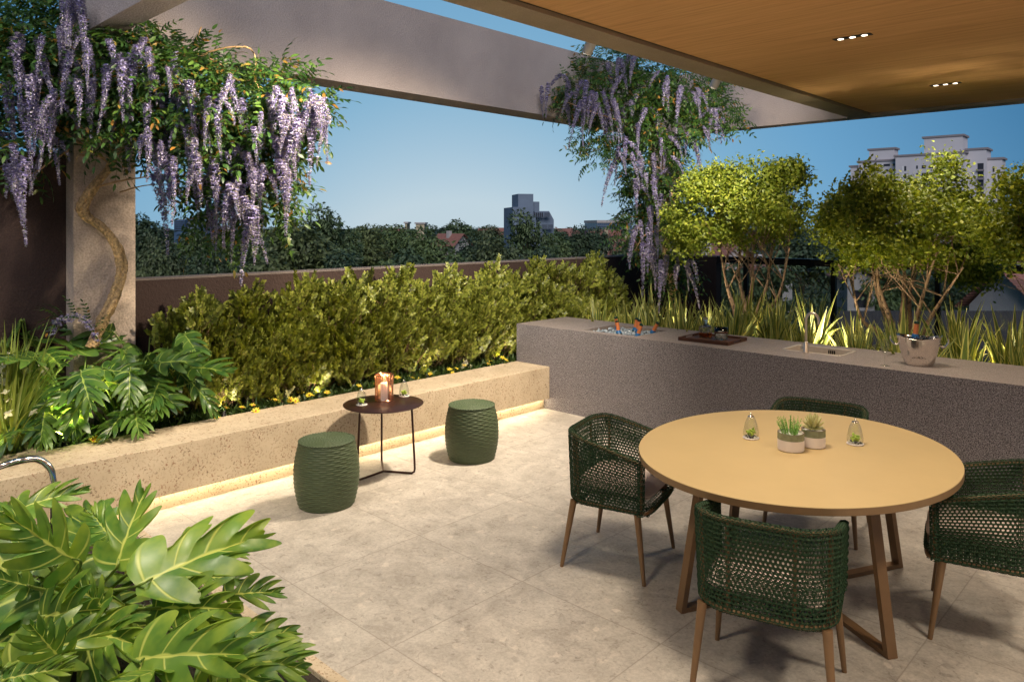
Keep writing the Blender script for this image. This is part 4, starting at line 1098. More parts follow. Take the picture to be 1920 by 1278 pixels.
def phil_auto(loc, n, size, hgt_, seed, front=None, spread=1.0):
    rng = np.random.RandomState(seed); out_ = []; loc = np.array(loc)
    for k in range(n):
        az = k*2.39996+rng.uniform(-.3, .3); el = R(rng.uniform(25, 78)) if k % 4 else R(rng.uniform(60, 85))
        pl_ = hgt_*rng.uniform(.55, 1.0); d = np.array([math.cos(az)*math.cos(el)*spread, math.sin(az)*math.cos(el)*spread, math.sin(el)])
        b_ = loc+d*pl_; dr = R(rng.uniform(-55, 20)); L = size*rng.uniform(.75, 1.15)
        t_ = b_+L*np.array([math.cos(az+rng.uniform(-.4, .4))*math.cos(dr), math.sin(az+rng.uniform(-.4, .4))*math.cos(dr), math.sin(dr)])
        nn = nrm(np.array([math.cos(az)*.55+.35, math.sin(az)*.55-.25, .75]))
        out_.append((b_, t_, nn, rng.randint(0, 6)))
    return out_
# front plant, its leaves set one by one
g0 = np.array([-3.62, 1.05, .01]); UPC = nrm(np.array([.55, -.45, .75]))
def LF(bx, by, bd, tx, ty, td, n=(.5, -.4, .8), k=0): return (W(bx, by, bd), W(tx, ty, td), nrm(np.array(n, float)), k)
fl_ = [LF(217, 1066, 3.0, 262, 914, 3.15, (.7, -.7, .25), 4), LF(256, 1098, 2.7, 488, 978, 2.95, (.3, -.65, .7), 1), LF(152, 1056, 2.75, 12, 972, 2.6, (.6, -.6, .5), 3),
       LF(30, 955, 3.0, 160, 905, 3.1, (.3, -.5, .8), 5), LF(250, 1236, 2.45, 430, 1208, 2.35, (.3, -.6, .8), 1), LF(388, 1229, 2.5, 578, 1238, 2.55, (.2, -.6, .8), 2),
       LF(286, 1140, 2.75, 428, 1132, 2.6, (.3, -.7, .6), 5), LF(420, 1117, 2.85, 528, 1098, 2.95, (.3, -.5, .8), 3), LF(76, 1156, 2.7, 152, 1140, 2.5, (.6, -.6, .5), 0),
       LF(10, 1250, 2.35, 196, 1172, 2.45, (.5, -.6, .6), 0), LF(0, 1275, 2.3, 130, 1240, 2.35, (.3, -.5, .8), 2), LF(420, 1190, 2.75, 560, 1168, 2.9, (.2, -.4, .9), 0),
       LF(330, 1048, 3.1, 462, 1050, 3.2, (.2, -.5, .8), 3), LF(340, 1015, 3.2, 468, 1022, 3.3, (.2, -.5, .8), 2), LF(120, 1010, 3.0, 30, 1060, 2.8, (.5, -.5, .7), 2),
       LF(60, 1100, 2.7, -20, 1075, 2.6, (.6, -.4, .7), 0), LF(200, 1140, 2.8, 120, 1085, 2.75, (.5, -.6, .6), 2), LF(350, 1170, 2.8, 410, 1195, 2.6, (.3, -.6, .7), 4),
       LF(470, 1190, 2.9, 572, 1215, 3.0, (.2, -.3, .9), 1), LF(120, 1240, 2.4, 60, 1180, 2.3, (.5, -.5, .7), 3), LF(160, 1180, 2.7, 250, 1200, 2.5, (.4, -.6, .7), 5),
       LF(300, 1255, 2.4, 200, 1275, 2.2, (.2, -.6, .8), 4), LF(480, 1230, 2.7, 560, 1260, 2.65, (.2, -.3, .9), 0), LF(60, 990, 3.1, -30, 960, 3.0, (.4, -.5, .8), 1),
       LF(380, 1235, 2.5, 500, 1275, 2.35, (.2, -.5, .8), 3), LF(210, 1010, 3.2, 160, 950, 3.3, (.6, -.6, .5), 2), LF(110, 1200, 2.55, 10, 1215, 2.4, (.5, -.4, .8), 1),
       LF(370, 1080, 3.0, 470, 1080, 3.1, (.2, -.4, .9), 5), LF(20, 1010, 2.9, 90, 985, 3.0, (.5, -.6, .6), 4), LF(300, 1060, 3.05, 380, 1020, 3.2, (.3, -.6, .6), 4)]
gen_ = np.random.RandomState(9)
for b_, t_, nn, k in phil_auto((-3.66, 1.0, .01), 15, .50, .55, 71)+phil_auto((-4.1, .75, .01), 9, .50, .6, 72):
    if t_[1] < 1.62 and b_[1] < 1.6: fl_.append((b_, t_, nn, (0, 1, 4, 5, 1, 0)[k]))
phil_plant(g0, fl_, 'big bright lobe-leaved philodendron filling the lower left corner', 'phil_b', seed=1, stem_r=.008)
rng = np.random.RandomState(21)
# dark philodendrons round the foot of the column
for i, (x, y, n_, s_, h_, lb) in enumerate([
        (-5.80, 1.62, 20, .34, .72, 'dark philodendron between the grass and the column, leaning over the bench'),
        (-5.84, 1.98, 20, .34, .72, 'dark philodendron right at the foot of the column below the trunk'),
        (-5.82, 2.28, 18, .32, .70, 'dark philodendron right of the column beside the first hedge shrub'),
        (-6.13, 1.50, 14, .36, .98, 'tall dark philodendron rising against the left edge of the column'),
        (-6.08, 2.30, 12, .32, .92, 'dark philodendron against the low wall right of the column'),
        (-6.12, 1.14, 13, .38, .90, 'dark philodendron behind the white-flowered grass at the left edge')]):
    l_ = phil_auto((x, y, .37), n_, s_, h_, 40+i)
    fix = []
    for b_, t_, nn, k in l_:
        if t_[1] > 2.68: continue
        for p in (b_, t_):
            if p[0] < -6.22 and p[1] > 1.74: p[0] = -6.22
            if 1.70 < p[1] < 2.2 and p[0] < -6.02: p[0] = -6.02
            if p[0] < -6.24: p[0] = -6.24
            if p[2] < .47: p[2] = .47+rng.uniform(0, .05)
        fix.append((b_, t_, nn, k))
    phil_plant((x, y, .36), fix, lb, 'phil', 'dark philodendrons round the foot of the column', seed=i)

# ---------- grass with white flowers, fescue
def strap(P, w, seg=7, fold=.25, tip=True):
    return P
def grass_mesh(mb, loc, n, L, spread, wd, rng, seg=7, droop=.5, mi=0, up=.0):
    az = rng.uniform(0, 2*math.pi, n); tilt = np.abs(rng.normal(0, spread, n))+up; Ls = L*rng.uniform(.6, 1.1, n)
    V = []; F = []; U = []
    t_ = np.linspace(0, 1, seg)
    for k in range(n):
        a_ = tilt[k]+droop*rng.uniform(.4, 1.3)*t_**1.6
        ds = Ls[k]/(seg-1); r_ = np.concatenate([[0], np.cumsum(np.sin(a_[:-1])*ds)]); z_ = np.concatenate([[0], np.cumsum(np.cos(a_[:-1])*ds)])
        o = rng.normal(0, .028, 2) if np.isscalar(loc[0]) else 0
        c = np.stack([loc[0]+o[0]+r_*math.cos(az[k]), loc[1]+o[1]+r_*math.sin(az[k]), loc[2]+z_], 1)
        tw = az[k]+math.pi/2+rng.normal(0, .5); s_ = np.array([math.cos(tw), math.sin(tw), 0])
        w = wd*rng.uniform(.7, 1.2)*np.interp(t_, [0, .15, .5, 1], [.75, 1, .9, .03])/2
        nn = nrm(np.cross(s_, np.gradient(c, axis=0)))
        fo = nn*(w*.28)[:, None]
        b0 = len(V)*0
        P3 = np.stack([c-s_*w[:, None]+fo, c, c+s_*w[:, None]+fo], 1).reshape(-1, 3)
        i = np.arange(seg-1)*3; Fk = np.concatenate([np.stack([i, i+1, i+4, i+3], 1), np.stack([i+1, i+2, i+5, i+4], 1)])
        u_ = np.stack([np.tile([-1, 0, 1], seg), np.repeat(t_, 3)], 1)
        mb.add(P3, Fk, mi, uv=u_, smooth=True)
e = empty('white_flowered_grass', (-5.71, 1.25, .38)); rng = np.random.RandomState(31); mb = MB()
grass_mesh(mb, (0, 0, 0), 150, .80, .38, .015, rng, 9, .8); grass_mesh(mb, (0, 0, 0), 120, .86, .22, .026, rng, 8, .35); mb.build('blades', M['grass'], e)
ft = MB()
for k in range(6):
    a_ = k*math.pi/3+.1; d_ = np.array([[math.cos(a_), math.sin(a_), .25 if k % 2 else -.1]]); ft.stamp(blade_tpl(.026, .017, 4, .1, .3), frames(d_, np.array([[0, 0, 1.]])), np.zeros((1, 3)))
FT = ft.tpl(); mb = MB(); sm = MB()
for (px, py, d) in [(8, 682, 5.5), (12, 700, 5.5), (4, 715, 5.45), (10, 735, 5.4), (44, 690, 5.6), (46, 700, 5.6), (80, 688, 5.7), (84, 694, 5.7), (2, 760, 5.4), (14, 775, 5.4), (61, 772, 5.5), (18, 668, 5.6), (0, 692, 5.4), (20, 722, 5.5), (36, 690, 5.6), (52, 696, 5.55), (14, 748, 5.45), (6, 672, 5.5)]:
    p = W(px, py, d*.875)-np.array([-5.71, 1.25, .38]); mb.stamp(FT, frames(rdir(rng, 1), rdir(rng, 1)), p[None], sc=[rng.uniform(1.0, 1.5)])
    tube(sm, catmull([(0, 0, 0), (p[0]*.4, p[1]*.4, p[2]*.6), p], 3), .0014, 4)
mb.build('flowers', M['petal_w'], e); sm.build('flower_stalks', M['stem'], e)
tag(e, 'tall yellow-green grass with small white flowers at the left edge', 'grass plant')
fe0 = None
for i, (x, y, lb) in enumerate([(-5.69, 1.26, 'dark fine fescue tuft at the kerb corner beside the bench'), (-5.68, 1.13, 'dark fine fescue tuft in front of the white-flowered grass'), (-5.69, 1.00, 'dark fine fescue tuft at the very left edge')]):
    if fe0 is None:
        fe0 = empty('fescue_tuft'); mb = MB(); grass_mesh(mb, (0, 0, 0), 420, .17, .8, .0045, rng, 5, .6); mb.build('blades', M['fescue'], fe0); o = fe0
    else: o = copy_tree(fe0)
    o.location = (x, y, .38); o.rotation_euler = (0, 0, i*2.); tag(o, lb, 'ornamental grass', 'dark fescue tufts in the grass box')

# ---------- hedge
leafH = blade_tpl(.041, .027, 4, .22, .18, .62, .04)
sp = MB(); rngh = np.random.RandomState(5)
SPR = []
for v in range(3):
    sp = MB(); L = .17; n_ = 15
    for k in range(n_):
        t_ = .12+.88*k/(n_-1); side = 1 if k % 2 else -1; a_ = R(58-28*t_+rngh.uniform(-14, 14))
        d = np.array([[side*math.sin(a_), math.cos(a_), .28+rngh.uniform(-.25, .35)]]); c = np.array([[0, L*t_, .02*t_*t_]])
        sp.stamp(leafH, frames(d, np.array([[-side*.25, -.2, 1.]])), c, sc=[rngh.uniform(.7, 1.15)*(1.0-.25*t_)])
    tube(sp, [(0, -.05, 0), (0, L*.5, .004), (0, L*.97, .02)], [.0022, .0016, .0008], 4, mi=1, caps=False)
    SPR.append(sp.tpl())
def shrub(px, py_top, Y, top, seed, label, n=430, wy=.42, wx=.27, X=-5.93):
    rng = np.random.RandomState(seed); e = empty('hedge_shrub', (X, Y, .36)); mb = MB(); hz = top-.36
    # lobes: several leaning plumes of sprays
    pl_ = []
    for k in range(9):
        a_ = rng.uniform(0, 6.28); pl_.append((np.array([rng.uniform(-.10, .17), rng.uniform(-.8, .8)*wy, rng.uniform(.30, .80)*hz]), rng.uniform(.13, .23)))
    pl_ += [(np.array([-.05, rng.uniform(-.15, .15), hz*.82]), .16), (np.array([.06, rng.uniform(-.2, .2), hz*.42]), .28), (np.array([.14, rng.uniform(-.2, .2), hz*.25]), .26), (np.array([.17, -wy*.5, hz*.16]), .22), (np.array([.17, wy*.5, hz*.18]), .22), (np.array([.12, -wy*.6, hz*.35]), .24), (np.array([.12, wy*.6, hz*.38]), .24), (np.array([-.02, -wy*.5, hz*.66]), .22), (np.array([-.02, wy*.5, hz*.64]), .22)]
    P = []; D = []
    for c, r_ in pl_:
        m_ = int(n/len(pl_)*(r_/.19)**2*1.15); q = rdir(rng, m_); q[:, 2] = np.abs(q[:, 2])*.9-.25*(q[:, 2] < -.2); q = nrm(q); rad = r_*rng.uniform(.45, 1.0, m_)**.6
        pp = c+q*rad[:, None]*np.array([.95, 1.15, 1.15]); P.append(pp); D.append(nrm(q*.75+np.array([.28, 0, .75])+rng.normal(0, .25, (m_, 3))))
    P = np.concatenate(P); D = np.concatenate(D)
    gq = np.sin(P[:, 1]*14+seed*1.7)*np.sin(P[:, 2]*11+P[:, 1]*5+seed)+.55*np.sin(P[:, 0]*17+P[:, 2]*9)+rng.normal(0, .18, len(P))
    ok = (gq > -.42) & (P[:, 0] > -.29) & (P[:, 2] > .03) & (P[:, 0] < .30); P = P[ok]; D = D[ok]; D[:, 0] = np.where(P[:, 0] < -.18, np.abs(D[:, 0]), D[:, 0])
    s_ = rng.randint(0, 3, len(P)); base = P-D*.13
    for v in range(3):
        m_ = s_ == v; mb.stamp(SPR[v], frames(D[m_], np.array([[.7, -.35, .8]])+rng.normal(0, .35, (m_.sum(), 3))), base[m_], sc=rng.uniform(.8, 1.2, m_.sum()))
    # split leaves and twigs in two parts
    mb.build('foliage', [M['hedge'], M['twig']], e)
    sm = MB()
    for k in range(16):
        j = rng.randint(len(P)); tube(sm, catmull([(rng.normal(0, .04), rng.normal(0, .06), -.05), base[j]*np.array([.5, .5, .55])+rng.normal(0, .02, 3), base[j]], 4), [.007, .0025], 5)
    sm.build('branches', M['twig'], e)
    tag(e, label, 'shrub', 'round-leaved yellow-green shrubs forming the hedge'); return e
hl = [(2.62, 1.38, 'first hedge shrub from the left, darkest, beside the philodendrons', .30), (3.12, 1.46, 'second hedge shrub from the left', .30), (3.62, 1.50, 'third hedge shrub from the left, behind the nearer green stool', .30),
      (4.14, 1.54, 'fourth hedge shrub from the left, behind the copper lantern', .32), (4.70, 1.55, 'fifth hedge shrub from the left, behind the farther green stool', .34), (5.42, 1.50, 'sixth hedge shrub from the left, left of the counter end', .38),
      (6.10, 1.58, 'seventh hedge shrub, behind the left end of the counter', .38), (6.80, 1.60, 'eighth hedge shrub, with a tall plume above the wall', .38), (7.72, 1.64, 'last and farthest hedge shrub with a tall plume near the corner', .46)]
for i, (y, top, lb, wy) in enumerate(hl): shrub(0, 0, y, top, 60+i, lb, n=800 if i < 5 else 900, wy=wy)
# pale shoots low in front of the hedge
for i, (y, z, lb) in enumerate([(2.58, .62, 'pale flowering sprig sticking out low at the left end of the hedge'), (3.22, .56, 'pale creamy sprig low in front of the hedge above the daisies'), (5.25, .50, 'white-leaved sprig at the bench near the counter')]):
    rng = np.random.RandomState(90+i); e = empty('pale_sprig', (-5.68, y, .37)); mb = MB(); k = 9 if i == 0 else 4
    D = nrm(rng.normal(0, .4, (k, 3))+np.array([.5, 0, .8])); T = rng.normal(0, .035, (k, 3)); T[:, 2] = np.abs(T[:, 2])+(z-.45)*rng.uniform(.3, 1, k)
    mb.stamp(SPR[i], frames(D, np.array([[.8, -.3, .8]])), T, sc=rng.uniform(.45, .75, k)); mb.build('leaves', [M['petal_w'] if i == 2 else M['succ_y'], M['twig']], e)
    tag(e, lb, 'sprig', 'pale sprigs low in the hedge bed')

# ---------- ground cover and daisies along the bench
rng = np.random.RandomState(101); mb = MB(); lt = blade_tpl(.075, .012, 4, .2, .3, .6, .2)
k = 9000; P = np.stack([rng.uniform(-6.2, -5.585, k), rng.uniform(1.42, 6.6, k), rng.uniform(.37, .45, k)], 1); D = nrm(rng.normal(0, .7, (k, 3))+[.2, 0, .7])
mb.stamp(lt, frames(D, rdir(rng, k)), P, sc=rng.uniform(.6, 1.3, k))
k = 3500; P = np.stack([rng.uniform(-5.6, 3, k), rng.uniform(6.78, 9.6, k), rng.uniform(.37, .43, k)], 1); D = nrm(rng.normal(0, .7, (k, 3))+[0, 0, .7]); mb.stamp(lt, frames(D, rdir(rng, k)), P, sc=rng.uniform(.8, 1.8, k))
tag(mb.build('ground_cover', M['cover']), 'dense dark green ground cover under the hedge and behind the bench', 'ground cover', kind='stuff')
mb = MB(); k = 2600; P = np.stack([rng.uniform(-4.95, -1.95, k), rng.uniform(-.2, 1.68, k), np.full(k, .012)], 1); D = nrm(rng.normal(0, .45, (k, 3))+[0, 0, .8]); mb.stamp(blade_tpl(.085, .004, 3, .2, .3), frames(D, rdir(rng, k)), P, sc=rng.uniform(.5, 1.2, k))
tag(mb.build('planter_grass', M['fescue']), 'short dark grass on the soil under the big front philodendron', 'grass', kind='stuff')
pt = blade_tpl(.024, .0065, 3, .1, -.1, .6, .25)
def make_daisy(seed):
    rng = np.random.RandomState(seed); e = empty('yellow_daisy'); mb = MB(); n_ = 13
    a_ = np.arange(n_)*2*math.pi/n_; D = np.stack([np.cos(a_), np.sin(a_), .15+rng.normal(0, .12, n_)], 1); mb.stamp(pt, frames(D, np.array([[0, 0, 1.]])), np.stack([np.cos(a_)*.004, np.sin(a_)*.004, np.full(n_, .10)], 1), sc=rng.uniform(.85, 1.15, n_))
    mb.build('petals', M['petal_y'], e); m2 = MB(); lathe(m2, [(.006, .098), (.0065, .102), (.004, .105), (.0005, .106)], 10); m2.build('flower_centre', M['foil'], e)
    m3 = MB(); tube(m3, [(0, 0, 0), (.003, .002, .05), (0, 0, .099)], .0016, 5); m3.build('stalk', M['stem'], e); return e
dz = [make_daisy(s_) for s_ in (1, 2, 3)]; rng = np.random.RandomState(202); used = [False]*3
DP = [(66, 833), (185, 830), (210, 788), (213, 800), (186, 820), (393, 775), (415, 757), (422, 760), (470, 758), (482, 761), (500, 745), (530, 755), (555, 750), (560, 730), (582, 740), (595, 722), (612, 730), (614, 745), (604, 718), (640, 708), (665, 716), (672, 722), (690, 715), (735, 703), (752, 708), (762, 706), (800, 700), (807, 698), (860, 690), (865, 694), (905, 677), (912, 675), (922, 676), (936, 668), (950, 672), (545, 742), (575, 750), (630, 720), (780, 702), (840, 694), (880, 686), (455, 764), (440, 752), (520, 748), (700, 708), (720, 712)]
for i, (px, py) in enumerate(DP):
    zt = .475+rng.uniform(-.02, .03); d = FPX*(H-zt)/(py-425); p = W(px, py, d)
    X_ = min(-5.60, max(-5.95, p[0])); k = i % 3; o = dz[k] if not used[k] else copy_tree(dz[k]); used[k] = True
    y_ = max(1.45, p[1]); s_ = rng.uniform(1.0, 1.4)
    o.location = (X_, y_, zt-.10*s_); o.rotation_euler = (rng.uniform(-.2, .35), rng.uniform(.1, .75), rng.uniform(0, .4)); o.scale = (s_, s_, s_)
    tag(o, 'yellow daisy in bloom in the dark bed just behind the bench', 'flower', 'yellow daisies in the bed behind the bench')

# ---------- variegated flax behind the counter
rng = np.random.RandomState(303); fx = []
for v in range(5):
    mb = MB(); r2 = np.random.RandomState(300+v); grass_mesh(mb, (0, 0, 0), 36, .82, .26, .070, r2, 9, .32); grass_mesh(mb, (0, 0, 0), 18, .74, .5, .058, r2, 10, 1.6); fx.append(mb)
fxo = [None]*5
anch = [(-4.4, 'the ice trough'), (-3.4, 'the tray'), (-2.5, 'the sink'), (-1.7, 'the steel ice bucket'), (-.9, 'the right end of the counter')]
ordn = ['first', 'second', 'third', 'fourth', 'fifth', 'sixth', 'seventh', 'eighth', 'ninth', 'tenth', 'eleventh', 'twelfth', 'thirteenth']
for row, (y0, nx) in enumerate(((6.98, 13), (7.45, 12), (8.0, 11))):
    for k in range(nx):
        x = -5.30+k*.415+(.2 if row == 1 else 0)+rng.uniform(-.08, .08)+row*.05; y = y0+rng.uniform(-.07, .07); v = rng.randint(0, 5)
        if fxo[v] is None: o = empty('flax_plant'); fx[v].build('sword_leaves', M['flax'], o); fxo[v] = o
        else: o = copy_tree(fxo[v])
        s_ = rng.uniform(.78, 1.12)*(1.0 if row else .95)*(.9 if x > -1.6 else 1); o.location = (x, y, .35); o.rotation_euler = (0, 0, rng.uniform(0, 6.28)); o.scale = (s_, s_, s_)
        a_ = min(anch, key=lambda q: abs(q[0]-x))[1]
        tag(o, '%s clump from left, %s flax row, behind %s' % (ordn[k], ('front', 'middle', 'back')[row], a_), 'flax', 'variegated flax clumps behind the granite counter')

# ---------- small multi-stemmed trees
def small_tree(base, blobs, nleaf, seed, label, stems, kr=1.0):
    rng = np.random.RandomState(seed); base = np.array(base, float); e = empty('ornamental_tree', tuple(base)); tr = MB(); mb = MB(); lt = blade_tpl(.036, .025, 2, .2, .2, .7, .1)
    bl = [(np.array(c)-base, (r_[0]*kr, r_[1]*kr)) for c, r_ in blobs]; tot = sum(r_[0]*r_[1]+.1 for c, r_ in bl)
    # stems
    ends = []
    for (dx, dy, h_) in stems:
        p0 = np.array([dx*.12, dy*.12, 0]); p1 = np.array([dx*.35, dy*.35, h_*.35])+rng.normal(0, .02, 3); p2 = np.array([dx*.7, dy*.7, h_*.62])+rng.normal(0, .03, 3); p3 = np.array([dx, dy, h_])
        P = catmull([p0, p1, p2, p3], 6); tube(tr, P, [.046, .036, .024, .014, .008], 10, jit=.06, rng=rng)
        for (i0, n_) in ((11, 2), (14, 4), (17, 3)):
            for k in range(n_):
                if i0 >= len(P): continue
                c, r_ = bl[rng.randint(len(bl))]; q = c+rdir(rng, 1)[0]*np.array([r_[0], r_[0], r_[1]])*.7
                q = P[i0]+(q-P[i0])*min(1, .75/np.linalg.norm(q-P[i0])) if np.linalg.norm(q-P[i0]) > .75 else q
                if q[2] < P[i0][2]+.12: q[2] = P[i0][2]+.12+rng.uniform(0, .2)
                m_ = (P[i0]+q)/2+rng.normal(0, .03, 3)+[0, 0, .02]; B = catmull([P[i0], m_, q], 5); tube(tr, B, [.011-.0003*i0, .005, .002], 6); ends.append(q)
                for u in range(3):
                    j = rng.randint(4, 9); q2 = B[j]+rng.normal(0, .12, 3)+[0, 0, .10]; tube(tr, [B[j], (B[j]+q2)/2+rng.normal(0, .01, 3), q2], [.0035, .0018], 4); ends.append(q2)
    tr.build('trunk', M['tbark'], e)
    # twiggy clumps of leaves
    for c, r_ in bl:
        m_ = int(nleaf*(r_[0]*r_[1]+.1)/tot/26); q = rdir(rng, m_); rad = rng.uniform(.15, 1.0, m_)**.45; cl = c+q*rad[:, None]*np.array([r_[0], r_[0]*.8, r_[1]])+rng.normal(0, .05, (m_, 3))
        gz = np.sin(cl[:, 0]*9+seed)*np.sin(cl[:, 1]*8+1)*.6+np.sin(cl[:, 2]*11+cl[:, 0]*5)*.7+rng.normal(0, .25, m_); cl = cl[gz > -.42]; m_ = len(cl)
        P = np.repeat(cl, 26, 0)+rng.normal(0, .048, (m_*26, 3)); D = nrm(rng.normal(0, 1, (len(P), 3))+[0, 0, .1]); N = nrm(rng.normal(0, .6, (len(P), 3))+np.array([.35, -.55, .6]))
        mb.stamp(lt, frames(D, N), P, sc=rng.uniform(.55, 1.35, len(P)))
    mb.build('crown', M['tleaf'], e); tag(e, label, 'tree', 'small multi-stemmed trees behind the counter')
D1 = 8.75
bl1 = [(W(1395, 395, D1), (.50, .40)), (W(1300, 400, D1-.1), (.33, .40)), (W(1470, 390, D1+.1), (.33, .36)), (W(1350, 350, D1), (.38, .24)), (W(1440, 345, D1), (.36, .22)), (W(1350, 425, D1), (.36, .16)), (W(1450, 420, D1), (.34, .14)), (W(1285, 450, D1), (.22, .16)), (W(1480, 330, D1), (.14, .14)), (W(1330, 335, D1), (.20, .16)), (W(1395, 345, D1), (.34, .22)), (W(1400, 380, D1-.3), (.46, .34))]
small_tree((-4.1, 8.3, .36), bl1, 46000, 401, 'left multi-stemmed small tree, beside the far wisteria', [(-.35, 0, 1.35), (-.12, .1, 1.5), (.10, -.05, 1.55), (.30, .05, 1.45), (.52, 0, 1.3)])
D2 = 7.75
bl2 = [(W(1690, 420, D2), (.62, .46)), (W(1600, 430, D2), (.42, .42)), (W(1575, 400, D2+.3), (.20, .26)), (W(1640, 370, D2-.2), (.34, .28)), (W(1750, 370, D2), (.46, .30)), (W(1800, 430, D2), (.42, .40)), (W(1700, 470, D2), (.50, .14)), (W(1790, 485, D2), (.34, .2)), (W(1760, 330, D2), (.2, .16)), (W(1830, 500, D2), (.26, .15)), (W(1650, 440, D2-.3), (.45, .28)), (W(1740, 430, D2-.3), (.48, .32)), (W(1585, 480, D2), (.24, .14))]
small_tree((-2.42, 8.25, .36), bl2, 62000, 402, 'middle multi-stemmed small tree, the widest, behind the steel bucket', [(-.50, 0, 1.15), (-.30, .1, 1.3), (-.15, -.1, 1.5), (.02, .05, 1.6), (.18, .1, 1.5), (.38, -.05, 1.35), (.58, 0, 1.15)], kr=.92)
D3 = 6.85
bl3 = [(W(1905, 400, D3), (.36, .40)), (W(1960, 380, D3), (.50, .50)), (W(1895, 470, D3), (.30, .24)), (W(1880, 440, D3), (.2, .2)), (W(2020, 420, D3), (.45, .45))]
small_tree((-1.05, 8.3, .36), bl3, 18000, 403, 'right multi-stemmed small tree, cut by the right edge', [(-.25, 0, 1.2), (.0, .1, 1.5), (.25, -.05, 1.4)], kr=.82)

# ---------- wisteria
lw = blade_tpl(.050, .021, 3, .15, .25, .7, .12); WL = []
for v in range(2):
    r2 = np.random.RandomState(500+v); mb = MB(); P = catmull([(0, 0, 0), (0, .08, .012), (0, .16, -.01), (0, .23, -.06)], 5)
    for k in range(5):
        c = P[min(len(P)-1, 3+k*2+(k > 3))]
        for sd in (-1, 1): mb.stamp(lw, frames(np.array([[sd*.9, .45, -.25+r2.uniform(-.2, .2)]]), np.array([[0, .2, 1.]])), c[None], sc=[r2.uniform(.75, 1.1)])
    mb.stamp(lw, frames(np.array([[0, .8, -.5]]), np.array([[0, .2, 1.]])), P[-1][None], sc=[1.0]); tube(mb, P, .0012, 3, caps=False); WL.append(mb.tpl())
RAC = []
fl0 = MB(); 
for d_, s_ in (((.6, .5, .3), 1), ((-.6, .5, .3), 1), ((0, .6, -.5), .8), ((0, .9, .5), .9)): fl0.stamp(blade_tpl(.013, .011, 2, .3, .2, .6, .2), frames(np.array([d_]), np.array([[0, 0, 1.]])), np.zeros((1, 3)), sc=[s_])
FL0 = fl0.tpl()
for v, L in enumerate((.30, .38, .48, .22)):
    r2 = np.random.RandomState(520+v); mb = MB(); bend = r2.uniform(-.10, .10, 2)
    n_ = int(170*L/.4); t_ = np.sort(r2.uniform(0, 1, n_)**1.2); a_ = np.arange(n_)*2.4+r2.uniform(-.3, .3, n_); ax = np.stack([bend[0]*(1-(1-t_)**2), bend[1]*(1-(1-t_)**2), -L*t_+.03*(1-t_)], 1)
    rd = (.034*(1-t_)**1.05+.005)*np.clip(t_*6+.35, 0, 1); D = np.stack([np.cos(a_), np.sin(a_), -.25+0*t_], 1); D = nrm(D+r2.normal(0, .25, D.shape)); mb.stamp(FL0, frames(D, np.array([[0, 0, 1.]])), ax+D*(rd*r2.uniform(.35, .8, n_))[:, None], sc=np.interp(t_, [0, .5, 1], [1.7, 1.2, .6])*r2.uniform(.8, 1.2, n_))
    tt = np.linspace(0, 1, 8); tube(mb, np.stack([bend[0]*(1-(1-tt)**2), bend[1]*(1-(1-tt)**2), -L*tt+.03*(1-tt)], 1), .0012, 3, mi=1, caps=False); RAC.append(mb)
RACM = [m_.build('flower_cluster', [M['wflower'], M['stem']]) for m_ in RAC]
for o in RACM: bpy.data.objects.remove(bpy.data.objects[o.name]) if False else None
